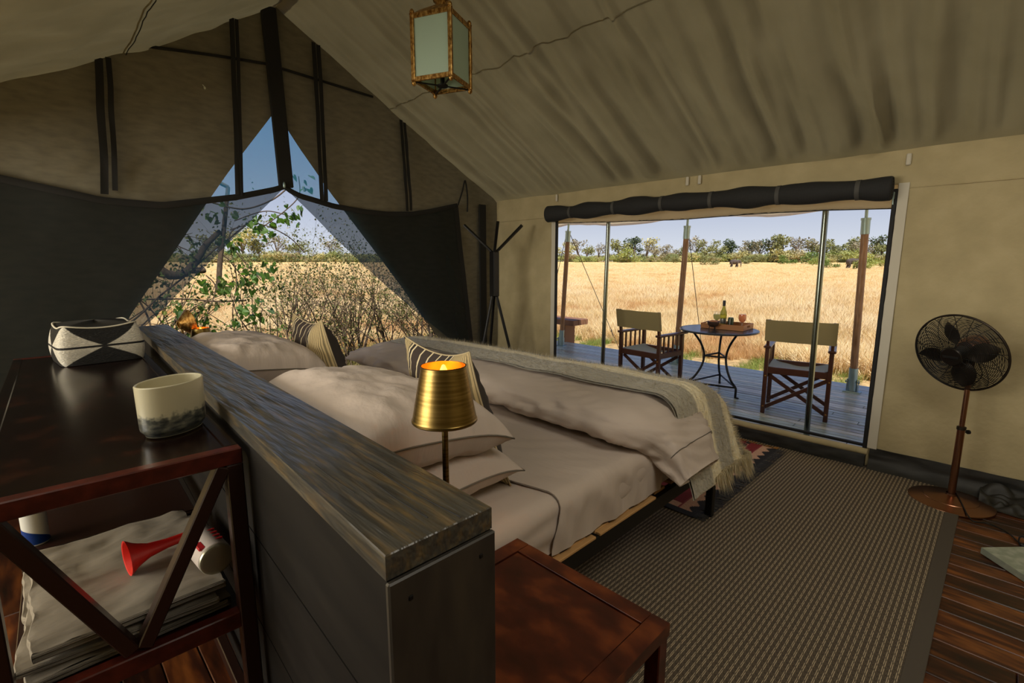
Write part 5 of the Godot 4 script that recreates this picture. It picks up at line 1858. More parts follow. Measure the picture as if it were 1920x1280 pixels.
func make_deck_table():
	var c = Vector3(5.66, 0, -2.31)
	var t = thing("bistro_table", "round grey metal table with three curved black legs on the deck", "table", c)
	var b = MB.new()
	b.lathe([Vector2(0, 0.708), Vector2(0.415, 0.708), Vector2(0.424, 0.706), Vector2(0.428, 0.712), Vector2(0.428, 0.722), Vector2(0.424, 0.727), Vector2(0.405, 0.729), Vector2(0.40, 0.727), Vector2(0, 0.727)], 72)
	part("top", b, M.table_metal, t)
	var az = [atan2(0.49, -0.30), atan2(-0.03, -0.27) - 0.35, 0.45]
	var foot = [Vector3(-0.30, 0, 0.49), Vector3(-0.27, 0, -0.04), Vector3(0, 0, 0)]
	var ang = [2.12, -2.55, -0.25]
	var rings = [[], []]
	for i in 3:
		var d = Vector3(cos(ang[i]), 0, sin(ang[i]))
		var pts = curve([d * 0.33 + Vector3(0, 0.708, 0), d * 0.30 + Vector3(0, 0.68, 0), d * 0.21 + Vector3(0, 0.56, 0), d * 0.165 + Vector3(0, 0.43, 0), d * 0.19 + Vector3(0, 0.30, 0), d * 0.27 + Vector3(0, 0.18, 0), d * 0.34 + Vector3(0, 0.13, 0), d * 0.365 + Vector3(0, 0.10, 0), d * 0.365 + Vector3(0, 0.02, 0), d * 0.372 + Vector3(0, 0.006, 0), d * 0.41 + Vector3(0, 0.005, 0)], 6)
		b = MB.new()
		b.tube(pts, 0.0125, 10)
		part("leg", b, M.black_metal, t)
		rings[0].append(d * 0.168 + Vector3(0, 0.42, 0)); rings[1].append(d * 0.36 + Vector3(0, 0.115, 0))
	for i in 3:
		var j = (i + 1) % 3
		b = MB.new()
		b.bar(rings[0][i], rings[0][j], 0.012, 0.02, 0.003)
		part("upper_stretcher", b, M.black_metal, t)
		b = MB.new()
		b.bar(rings[1][i], rings[1][j], 0.012, 0.02, 0.003)
		part("lower_stretcher", b, M.black_metal, t)
	var ty = 0.729
	var k = thing("tray", "wooden tray with cut out handles on the round deck table", "tray", Vector3(5.80, ty, -2.275), deg_to_rad(3))
	b = MB.new()
	b.box(Vector3(0, 0.006, 0), Vector3(0.34, 0.010, 0.46), 0.001)
	part("bottom", b, M.console_dark, k)
	for s in [-1, 1]:
		b = MB.new()
		b.box(Vector3(s * 0.172, 0.03, 0), Vector3(0.012, 0.06, 0.48), 0.002)
		part("side", b, M.tray_wood, k)
		b = MB.new()
		b.box(Vector3(0, 0.012, s * 0.234), Vector3(0.33, 0.024, 0.012), 0.001)
		b.box(Vector3(0, 0.054, s * 0.234), Vector3(0.33, 0.012, 0.012), 0.001)
		for e in [-1, 1]: b.box(Vector3(e * 0.11, 0.036, s * 0.234), Vector3(0.115, 0.024, 0.012), 0.001)
		part("handle_end", b, M.tray_wood, k)
	ty += 0.012
	k = thing("wine_bottle", "yellow green wine bottle with a dark capsule on the tray", "bottle", Vector3(5.83, ty, -2.335))
	b = MB.new()
	b.lathe([Vector2(0, 0.004), Vector2(0.033, 0), Vector2(0.037, 0.004), Vector2(0.0375, 0.15), Vector2(0.034, 0.175), Vector2(0.022, 0.205), Vector2(0.0155, 0.232), Vector2(0.0145, 0.24), Vector2(0.0145, 0.30), Vector2(0, 0.30)], 36)
	part("glass", b, M.bottle_glass, k)
	b = MB.new()
	b.lathe([Vector2(0.0165, 0.242), Vector2(0.0165, 0.303), Vector2(0.0150, 0.306), Vector2(0, 0.306)], 24)
	part("capsule", b, M.bottle_neck, k)
	b = MB.new()
	b.lathe([Vector2(0.0382, 0.035), Vector2(0.0382, 0.095)], 36)
	part("label", b, M.can_silver, k)
	b = MB.new()
	b.lathe([Vector2(0.0383, 0.104), Vector2(0.0383, 0.137)], 36)
	part("neck_band", b, M.bottle_label, k)
	for g in [["beer_glass", "stemmed glass of amber beer on the tray", Vector3(5.88, ty, -2.135), 0.045, M.beer], ["wine_glass", "half hidden glass of pale wine behind the bottle on the tray", Vector3(5.90, ty, -2.44), 0.040, M.bottle_glass]]:
		k = thing(g[0], g[1], "glass", g[2])
		b = MB.new()
		b.lathe([Vector2(0, 0), Vector2(0.033, 0.001), Vector2(0.034, 0.004), Vector2(0.006, 0.008), Vector2(0.005, 0.05), Vector2(0.012, 0.056), Vector2(0.034, 0.075), Vector2(0.043, 0.105), Vector2(0.042, 0.14), Vector2(0.037, 0.165)], 32)
		part("glass", b, M.clear_glass, k)
		b = MB.new()
		b.lathe([Vector2(0, 0.058), Vector2(0.012, 0.0575), Vector2(0.033, 0.0765), Vector2(0.0418, 0.105), Vector2(0.0405, 0.150 if g[0] == "beer_glass" else 0.13), Vector2(0, 0.150 if g[0] == "beer_glass" else 0.13)], 32)
		part("drink", b, g[4], k)
	k = thing("drink_can", "green and silver drinks can on the tray between bottle and beer", "can", Vector3(5.80, ty, -2.235))
	b = MB.new()
	b.lathe([Vector2(0, 0.004), Vector2(0.024, 0.0), Vector2(0.032, 0.01), Vector2(0.033, 0.02), Vector2(0.033, 0.10), Vector2(0.027, 0.112)], 32)
	part("body", b, M.can_green, k)
	b = MB.new()
	b.lathe([Vector2(0.027, 0.112), Vector2(0.0275, 0.115), Vector2(0.025, 0.115), Vector2(0.024, 0.112), Vector2(0, 0.112)], 32)
	b.box(Vector3(-0.033, 0.055, 0.004), Vector3(0.003, 0.075, 0.014), 0.001)
	part("silver_end", b, M.can_silver, k)
	k = thing("bowl", "dark glazed bowl on small feet in front of the tray", "bowl", Vector3(5.555, 0.729, -2.335))
	b = MB.new()
	b.lathe([Vector2(0, 0.03), Vector2(0.03, 0.032), Vector2(0.054, 0.05), Vector2(0.062, 0.07), Vector2(0.064, 0.088), Vector2(0.068, 0.09), Vector2(0.068, 0.095), Vector2(0.060, 0.095), Vector2(0.056, 0.07), Vector2(0.03, 0.042), Vector2(0, 0.04)], 40)
	part("body", b, M.bowl_dark, k)
	b = MB.new()
	b.lathe([Vector2(0, 0.088), Vector2(0.059, 0.09)], 30, Vector3.ZERO, Basis(), 9.0)
	b.ball(Vector3(0, 0.082, 0), Vector3(0.055, 0.026, 0.055), 20, 8)
	part("nuts", b, M.tray_wood, k)
	for i in 3:
		b = MB.new()
		b.tube([Vector3(cos(i * 2.1) * 0.035, 0.045, sin(i * 2.1) * 0.035), Vector3(cos(i * 2.1) * 0.042, 0.0, sin(i * 2.1) * 0.042)], 0.004, 6)
		part("foot", b, M.black_metal, k)
	# bench at the end of the deck
	k = thing("bench", "low brown wooden bench at the left end of the deck", "bench", Vector3(7.25, -0.0, -6.15))
	for i in 3:
		b = MB.new()
		b.box(Vector3(-0.16 + i * 0.15, 0.385, 0), Vector3(0.14, 0.10, 1.3), 0.006)
		part("plank", b, M.bench_wood, k)
	for z in [0.36, -0.5]:
		b = MB.new()
		b.box(Vector3(0, 0.02, z), Vector3(0.30, 0.64, 0.06), 0.006)
		part("leg", b, M.bench_wood, k)

# ------------------------------------------------------------------ outside
const GY := -0.3

func blade_tuft(nb: int, sd: int, spread: float, lean: float) -> ArrayMesh:
	var r = RandomNumberGenerator.new()
	r.seed = sd
	var b = MB.new()
	b.use_col = true
	for i in nb:
		var a = r.randf() * TAU
		var p = Vector3(cos(a), 0, sin(a)) * spread * sqrt(r.randf())
		var h = lerpf(0.55, 1.0, r.randf())
		var d = Vector3(r.randf_range(-1, 1), 0, r.randf_range(-1, 1)) * lean + Vector3(0.22, 0, -0.12) * lean
		var s = Vector3(d.z + 0.01, 0, -d.x).normalized() * 0.012
		s = s.rotated(Vector3.UP, r.randf() * TAU)
		var k = lerpf(0.78, 1.05, r.randf())
		b.col = Color(k, k, k)
		var m = p + Vector3(0, h * 0.55, 0) + d * 0.3
		var e = p + Vector3(0, h, 0) + d
		b.quad(p - s, p + s, m + s * 0.8, m - s * 0.8)
		b.tri(m - s * 0.8, m + s * 0.8, e)
	return b.build()

func ground_y(r: float) -> float:   # the plain rises a little towards the trees
	return GY + 1.6 * pow(minf(r, 200.0) / 200.0, 4.0)

func make_ground():
	var b = MB.new()
	b.grid(func(u, w):
		var r = 1500.0 * pow(u, 3.0)
		return Vector3(cos(TAU * w) * r, ground_y(r) - 0.02 + 0.10 * nz(cos(TAU * w) * r * 0.08, sin(TAU * w) * r * 0.08, 201) * sm(9, 25, r) * sm(200, 80, r), sin(TAU * w) * r), 90, 120, false, false, true)
	tag(part("ground", b, M.ground), "wide plain of dry golden grass around the tent", "ground", "", "structure")
	b = MB.new()
	b.grid(func(u, w):
		var z = lerpf(-9.0, 3.0, w)
		return Vector3(lerpf(6.9, 9.6 + 0.3 * nz(z * 1.2, 0, 203), u), GY + 0.03 * (1 - u) + 0.012 * nz(u * 6, z * 5, 204), z), 14, 80, true)
	tag(part("dirt_strip", b, M.dirt), "strip of bare leafy earth along the outer edge of the deck", "earth", "", "structure")
	b = MB.new()
	b.grid(func(u, w): return Vector3(lerpf(-3.0, 7.0, w), GY + 0.01 + 0.02 * nz(u * 5, w * 12, 205), lerpf(-4.9, -8.6 + 0.5 * nz(w * 9, 0, 206), u)), 12, 40, true)
	tag(part("shaded_earth", b, M.dirt), "bare earth under the bushes outside the gable", "earth", "", "structure")
	# dry grass: even in the picture, so its spacing grows with distance from the tent
	var straw = [Color8(240, 220, 170), Color8(232, 207, 150), Color8(248, 232, 188), Color8(220, 191, 130), Color8(236, 215, 164)]
	var meshes = [blade_tuft(11, 1, 0.16, 0.5), blade_tuft(11, 2, 0.18, 0.65), blade_tuft(9, 3, 0.14, 0.4)]
	var xfs = [[], [], []]; var cs = [[], [], []]
	var cnt = 0
	while cnt < 210000:
		var r = 7.5 * pow(24.0, pow(rng.randf(), 0.92))
		var az = deg_to_rad(lerpf(0.0, 90.0, rng.randf()))
		var p = Vector3(sin(az) * r, GY, -cos(az) * r)
		cnt += 1
		if p.x < 8.95 + 0.6 * nz(p.z * 1.1, 1.0, 211) and p.z > -8.6: continue
		if p.x < 7.6 and p.z > -9.0 + 0.6 * nz(p.x, 2, 212): continue
		var patch = nz(p.x * 0.25, p.z * 0.25, 213) + 0.6 * nz(p.x * 0.9, p.z * 0.9, 214)
		var hgt = lerpf(0.26, 0.46, rng.randf()) * (1.0 + 0.5 * patch) * (1.0 - 0.25 * sm(20, 60, r))
		var wide = hgt * (0.85 + r / 60.0)
		var k = rng.randi() % 3
		var ba = Basis(Vector3.UP, rng.randf_range(-0.8, 0.8)).scaled(Vector3(wide, hgt, wide))
		p.y = ground_y(r)
		xfs[k].append(Transform3D(ba, p))
		var c = straw[rng.randi() % 5]
		if patch < -0.35: c = c.lerp(Color8(186, 132, 76), 0.5)
		if patch > 0.35: c = c.lerp(Color8(252, 236, 200), 0.4)
		cs[k].append(c.srgb_to_linear())
	var g = thing("dry_grass", "tall dry golden grass covering the plain up to the tree line", "grass", Vector3.ZERO, 0, "", "stuff")
	for k in 3: many("tufts", meshes[k], M.dry_grass, xfs[k], g, cs[k])
	# green grass by the deck and under the bushes
	var gm = blade_tuft(12, 5, 0.3, 0.7)
	var xf = []; var gc = []
	for i in 5200:
		var z = lerpf(-8.0, 1.5, rng.randf())
		var clump = nz(z * 1.4, 4.0, 221)
		if rng.randf() > 0.06 + 1.5 * clump: continue
		var x = lerpf(7.8, 9.8, rng.randf())
		var h = lerpf(0.06, 0.17, rng.randf()) * (0.7 + clump)
		xf.append(Transform3D(Basis(Vector3.UP, rng.randf() * TAU).scaled(Vector3(h, h, h) * 1.1), Vector3(x, GY, z)))
		gc.append(Color8(112, 142, 58).lerp(Color8(180, 170, 96), rng.randf() * 0.8).srgb_to_linear())
	for i in 2200:
		var x = lerpf(-1.0, 6.5, rng.randf())
		var z = lerpf(-8.8, -6.4, rng.randf())
		var h = lerpf(0.15, 0.40, rng.randf())
		xf.append(Transform3D(Basis(Vector3.UP, rng.randf() * TAU).scaled(Vector3(h, h, h)), Vector3(x, GY, z)))
		gc.append(Color8(150, 150, 92).lerp(Color8(206, 182, 120), rng.randf()).srgb_to_linear())
	tag(many("green_grass", gm, M.green_grass, xf, null, gc), "low green grass growing along the deck and under the bushes", "grass", "", "stuff")

func twig(b: MB, p: Vector3, d: Vector3, length: float, rad: float, depth: int, out: Array, bend: float, split: int):
	var n = 5
	var path = [p]
	var rr = [rad]
	var q = p
	for i in n:
		d = (d + Vector3(rng.randf_range(-1, 1), rng.randf_range(-0.9, 0.7), rng.randf_range(-1, 1)) * bend).normalized()
		q += d * length / n
		path.append(q)
		rr.append(rad * (1.0 - 0.75 * (i + 1.0) / n))
		if depth <= 1:
			out.append([q, d])
			if rng.randf() < 0.6: out.append([q - d * length / n * rng.randf(), d])
	b.tube(path, rr, 5 if depth > 1 else 3, false, false)
	if depth > 0:
		for k in split:
			var i = rng.randi_range(1, n)
			var nd = (d + Vector3(rng.randf_range(-1, 1), rng.randf_range(-0.6, 0.9), rng.randf_range(-1, 1)) * 0.95).normalized()
			twig(b, path[i], nd, length * rng.randf_range(0.45, 0.72), rr[i] * 0.7, depth - 1, out, bend, split)

func leaf_mesh(fold: float, heart := true) -> ArrayMesh:
	var b = MB.new()
	var half = [Vector2(0, 0.0), Vector2(0.22, -0.10), Vector2(0.44, 0.02), Vector2(0.5, 0.22), Vector2(0.40, 0.52), Vector2(0.20, 0.80), Vector2(0, 1.0)] if heart else [Vector2(0, 0), Vector2(0.2, 0.15), Vector2(0.3, 0.45), Vector2(0.18, 0.8), Vector2(0, 1)]
	for s in [-1.0, 1.0]:
		for i in range(1, half.size() - 1):
			var f = func(v: Vector2): return Vector3(v.x * s, absf(v.x) * fold - 0.15 * v.y * v.y, v.y)
			var a = f.call(Vector2(0, 0.15 if i < 2 else 0.5)); var c = f.call(half[i]); var e = f.call(half[i + 1])
			if s > 0: b.tri(a, c, e)
			else: b.tri(a, e, c)
		var m0 = Vector3(0, -0.003, 0.15); var m1 = Vector3(0, -0.0375, 0.5)
		var c2 = Vector3(half[2].x * s, absf(half[2].x) * fold, half[2].y)
		if s > 0: b.tri(m0, c2, m1)
		else: b.tri(m0, m1, c2)
	b.use_col = true
	return b.build()

func leaf_xf(p: Vector3, size: float, hang := 0.5) -> Transform3D:
	var d = Vector3(rng.randf_range(-1, 1), -hang + rng.randf_range(-0.7, 0.7), rng.randf_range(-1, 1)).normalized()
	var up = Vector3(rng.randf_range(-1, 1), rng.randf_range(0, 1.2), rng.randf_range(-1, 1)).normalized()
	var x = up.cross(d).normalized()
	return Transform3D(Basis(x * size, d.cross(x) * size, d * size), p)

func make_bushes():
	var small = leaf_mesh(0.25, false)
	var big = [leaf_mesh(0.35), leaf_mesh(0.15), leaf_mesh(0.6)]
	var greens = [Color8(104, 128, 56), Color8(78, 102, 46), Color8(136, 146, 74), Color8(92, 112, 60)]
	var add_leaves = func(parent: Node3D, spots: Array, s0: float, s1: float, share: float, cols: Array):
		var xf = []; var cs = []
		for e in spots:
			if rng.randf() > share: continue
			xf.append(leaf_xf(e[0] + Vector3(rng.randf_range(-1, 1), rng.randf_range(-1, 1), rng.randf_range(-1, 1)) * 0.02, lerpf(s0, s1, rng.randf())))
			cs.append(cols[rng.randi() % cols.size()].srgb_to_linear())
		many("foliage", small, M.leaf, xf, parent, cs)
	# the tree whose limb crosses the left of the gable opening
	var t = thing("tree", "leafy tree with a thick curved grey limb just outside the left gauze", "tree", Vector3.ZERO)
	var b = MB.new()
	var limb = [Vector3(0.2, -0.35, -6.8), Vector3(0.28, 0.6, -6.7), Vector3(0.62, 1.32, -6.55), Vector3(0.97, 1.43, -6.45), Vector3(1.06, 1.385, -6.4), Vector3(1.17, 1.35, -6.4), Vector3(1.29, 1.395, -6.4), Vector3(1.41, 1.55, -6.4), Vector3(1.5, 1.69, -6.4), Vector3(1.65, 1.84, -6.4)]
	var rads = []
	var lp = curve(limb, 5)
	for i in lp.size(): rads.append(lerpf(0.085, 0.026, pow(float(i) / lp.size(), 0.8)) * (1 + 0.15 * nz(i * 0.8, 3, 231)))
	b.tube(lp, rads, 9)
	b.tube(curve([Vector3(1.33, 1.40, -6.4), Vector3(1.42, 1.40, -6.41), Vector3(1.46, 1.405, -6.42)]), [0.036] + Array([]) + _fill(0.034, 16), 8)
	b.tube(curve([Vector3(1.80, 2.35, -6.5), Vector3(1.71, 1.95, -6.42), Vector3(1.66, 1.71, -6.4), Vector3(1.61, 1.44, -6.4), Vector3(1.575, 1.14, -6.4)]), _ramp(0.022, 0.030, 33), 8)
	b.tube(curve([Vector3(0.28, 0.6, -6.7), Vector3(0.15, 1.5, -6.9), Vector3(0.5, 2.3, -7.0), Vector3(1.1, 2.7, -6.8), Vector3(1.8, 2.35, -6.5)]), _ramp(0.06, 0.022, 33), 8)
	part("trunk", b, M.bark, t)
	b = MB.new()
	var spots = []
	for k in 9:
		var a = Vector3(lerpf(0.5, 1.8, rng.randf()), lerpf(1.5, 2.15, rng.randf()), -6.6 + rng.randf_range(-0.4, 0.4))
		twig(b, a, Vector3(rng.randf_range(-1, 1), rng.randf_range(-0.6, 0.25), rng.randf_range(-0.6, 0.6)).normalized(), 0.8, 0.009, 2, spots, 0.22, 3)
	for k in 44:
		var a = Vector3(lerpf(-0.3, 1.3, rng.randf()), lerpf(0.1, 0.7, rng.randf()), -6.5 + rng.randf_range(-0.5, 0.3))
		twig(b, a, Vector3(rng.randf_range(-0.6, 1), rng.randf_range(0.1, 0.9), rng.randf_range(-0.4, 0.4)).normalized(), 0.95, 0.011, 2, spots, 0.22, 3)
	for l in [[Vector3(0.3, 0.5, -6.6), Vector3(0.76, 0.89, -6.4), Vector3(1.01, 1.13, -6.4), Vector3(1.25, 1.33, -6.4), Vector3(1.56, 1.62, -6.4), Vector3(1.71, 1.74, -6.4), Vector3(1.98, 1.97, -6.4)], [Vector3(0.4, 1.12, -6.5), Vector3(1.01, 1.10, -6.4), Vector3(1.23, 1.09, -6.4), Vector3(1.57, 1.045, -6.4), Vector3(1.86, 1.04, -6.4)], [Vector3(0.1, 0.4, -6.4), Vector3(0.6, 0.62, -6.3), Vector3(1.0, 0.66, -6.25), Vector3(1.25, 0.86, -6.25)], [Vector3(0.7, 0.2, -6.4), Vector3(0.9, 0.75, -6.4), Vector3(0.82, 1.15, -6.45)], [Vector3(1.6, 2.15, -6.4), Vector3(1.9, 2.1, -6.35), Vector3(2.2, 2.22, -6.3), Vector3(2.42, 2.40, -6.3)]]:
		b.tube(curve(l), 0.0095, 5)
	part("branches", b, M.twig, t)
	add_leaves.call(t, spots, 0.035, 0.06, 0.6, greens)
	# climbing shrub with large heart leaves in the middle
	t = thing("heart_leaved_shrub", "thin climbing shrub with large bright heart shaped leaves in the gable opening", "shrub", Vector3.ZERO)
	b = MB.new()
	for l in [[Vector3(1.95, -0.35, -6.3), Vector3(1.96, 0.4, -6.25), Vector3(1.93, 0.78, -6.2), Vector3(1.97, 0.95, -6.2)], [Vector3(1.70, 0.4, -6.3), Vector3(1.66, 0.9, -6.25), Vector3(1.72, 1.3, -6.2), Vector3(1.68, 1.75, -6.2), Vector3(1.8, 1.9, -6.2)], [Vector3(1.66, 1.72, -6.2), Vector3(1.85, 1.45, -6.2), Vector3(1.98, 1.28, -6.2)], [Vector3(1.7, 1.85, -6.2), Vector3(2.0, 1.93, -6.2), Vector3(2.3, 1.80, -6.15), Vector3(2.5, 1.62, -6.2)], [Vector3(1.75, 1.95, -6.2), Vector3(2.1, 2.08, -6.2), Vector3(2.42, 2.02, -6.2)], [Vector3(2.05, 1.9, -6.2), Vector3(2.3, 2.1, -6.15), Vector3(2.45, 2.28, -6.1), Vector3(2.46, 2.5, -6.1)], [Vector3(1.3, 0.7, -6.2), Vector3(1.36, 0.85, -6.2), Vector3(1.5, 1.2, -6.2), Vector3(1.42, 1.35, -6.2)], [Vector3(1.1, 0.5, -6.1), Vector3(1.4, 0.62, -6.1), Vector3(1.66, 0.70, -6.05)]]:
		b.tube(curve(l), 0.0065, 5)
	part("stems", b, M.twig, t)
	var centres = [Vector3(1.68, 1.26, -6.2), Vector3(1.85, 1.06, -6.2), Vector3(1.78, 0.9, -6.2), Vector3(1.99, 1.40, -6.2), Vector3(1.65, 1.68, -6.2), Vector3(1.87, 1.36, -6.2), Vector3(2.28, 1.98, -6.15), Vector3(2.36, 2.05, -6.15), Vector3(2.09, 1.86, -6.2), Vector3(1.25, 0.93, -6.2), Vector3(1.36, 0.82, -6.2), Vector3(1.48, 1.27, -6.2), Vector3(1.97, 1.93, -6.2), Vector3(1.30, 0.68, -6.1), Vector3(2.44, 2.44, -6.1), Vector3(1.95, 0.86, -6.2), Vector3(1.55, 1.98, -6.3), Vector3(1.3, 2.05, -6.3), Vector3(1.75, 2.1, -6.3)]
	var k = 0
	for c in centres:
		for i in 11 if k < 150 else 7:
			var q = c + Vector3(rng.randf_range(-1, 1) * 0.13, rng.randf_range(-1, 1) * 0.11, rng.randf_range(-1, 1) * 0.10)
			var o = quick("leaf", big[rng.randi() % 3], M.big_leaf if rng.randf() < 0.55 else M.big_leaf_dark, t, k)
			o.transform = leaf_xf(q, lerpf(0.055, 0.095, rng.randf()), 0.8)
			k += 1
	# thorny thicket to the right
	for e in [["dense thorny brown thicket filling the right half of the gable opening", [[2.55, -7.3], [2.75, -7.6], [3.1, -7.4], [3.5, -7.2], [3.9, -7.6], [4.3, -7.3]], 1.5], ["sparser thorny bush leaning in behind the right gauze flap", [[4.7, -7.0], [5.2, -7.2], [4.9, -6.6], [5.6, -7.1]], 1.35]]:
		t = thing("thorn_bush", e[0], "bush", Vector3.ZERO, 0.0)
		b = MB.new()
		spots = []
		for s in e[1]:
			for j in 7:
				var d = Vector3(rng.randf_range(-0.6, 0.35), 1.3, rng.randf_range(-0.3, 0.3)).normalized()
				twig(b, Vector3(s[0] + rng.randf_range(-0.12, 0.12), GY, s[1] + rng.randf_range(-0.1, 0.1)), d, e[2] * rng.randf_range(0.75, 1.15), 0.017, 3, spots, 0.24, 4)
		part("stems", b, M.twig, t)
		add_leaves.call(t, spots, 0.02, 0.045, 0.3, [Color8(128, 130, 72), Color8(104, 112, 60), Color8(150, 136, 84), Color8(96, 100, 56)])
	# dark stump
	b = MB.new()
	b.grid(func(u, w):
		var r = 0.17 * (1 + 0.15 * nz(cos(u * TAU) * 2, sin(u * TAU) * 2 + w, 241)) * sin(PI * minf(w * 0.9 + 0.35, 1.0)) * 1.0
		return Vector3(cos(-u * TAU) * r, 0.62 * w, sin(-u * TAU) * r), 24, 14, false, true)
	var st = tag(part("tree_stump", b, M.bark), "rounded dark tree stump among the stems of the thicket", "stump")
	st.position = Vector3(3.85, GY, -6.75)

func _fill(v: float, n: int) -> Array:
	var a = []
	for i in n: a.append(v)
	return a

func _ramp(a: float, c: float, n: int) -> Array:
	var o = []
	for i in n: o.append(lerpf(a, c, i / (n - 1.0)))
	return o

# crown of leaf sprays on a trunk, about a metre high: scaled per tree
func crown(sd: int, kind: int) -> Array:
	var r = RandomNumberGenerator.new()
	r.seed = sd
	var wood = MB.new(); var lf = MB.new()
	lf.use_col = true
	wood.tube([Vector3.ZERO, Vector3(r.randf_range(-0.03, 0.03), 0.25, 0), Vector3(r.randf_range(-0.06, 0.06), 0.5, 0)], [0.028, 0.022, 0.014], 6)
	var blobs = []
	var nb = [7, 6, 8, 9][kind]
	for i in nb:
		var c: Vector3
		if kind == 0: c = Vector3(r.randf_range(-0.38, 0.38), r.randf_range(0.45, 0.85), r.randf_range(-0.3, 0.3))       # spreading
		elif kind == 1: c = Vector3(r.randf_range(-0.22, 0.22), r.randf_range(0.4, 0.9), r.randf_range(-0.2, 0.2))       # upright
		elif kind == 2: c = Vector3(r.randf_range(-0.5, 0.5), r.randf_range(0.12, 0.62), r.randf_range(-0.4, 0.4))     # bush to the ground
		else: c = Vector3(r.randf_range(-0.35, 0.35), r.randf_range(0.5, 0.95), r.randf_range(-0.3, 0.3))               # thin, mostly bare
		blobs.append(c)
		wood.tube([Vector3(0, 0.22 + 0.2 * r.randf(), 0), c * Vector3(0.5, 0.85, 0.5), c + Vector3(0, 0.06, 0)], [0.014, 0.009, 0.003], 4)
		if kind == 3:
			for j in 4: wood.tube([c * Vector3(0.7, 0.9, 0.7), c + Vector3(r.randf_range(-0.16, 0.16), r.randf_range(0, 0.16), r.randf_range(-0.16, 0.16))], [0.007, 0.002], 3)
	for c in blobs:
		var m = [95, 110, 120, 26][kind]
		var br = [0.20, 0.20, 0.24, 0.17][kind]
		for j in m:
			var d = Vector3(r.randfn(), r.randfn() * 0.75, r.randfn()).normalized() * br * pow(r.randf(), 0.4)
			if kind == 2: d.y *= 0.8
			var p = c + d
			if p.y < 0.02: p.y = 0.02 + 0.05 * r.randf()
			var s = lerpf(0.022, 0.05, r.randf())
			var n = Vector3(r.randfn(), r.randfn() + 0.6, r.randfn()).normalized()
			var x = n.cross(Vector3(r.randfn(), r.randfn(), r.randfn())).normalized() * s
			var y = n.cross(x)
			var k = lerpf(0.72, 1.1, r.randf())
			lf.col = Color(k, k, k * 0.95)
			lf.quad(p - x, p - y * 0.6, p + x, p + y * 0.7)
	return [wood.build(), lf.build()]

func far_at(px: float, dist: float) -> Vector3:   # a place on the plain by its bearing from the tent: 960 is straight across the room
	var az = deg_to_rad(44.7) + atan((px - 960.0) / 931.0)
	return Vector3(sin(az) * dist, ground_y(dist) - 0.03, -cos(az) * dist)

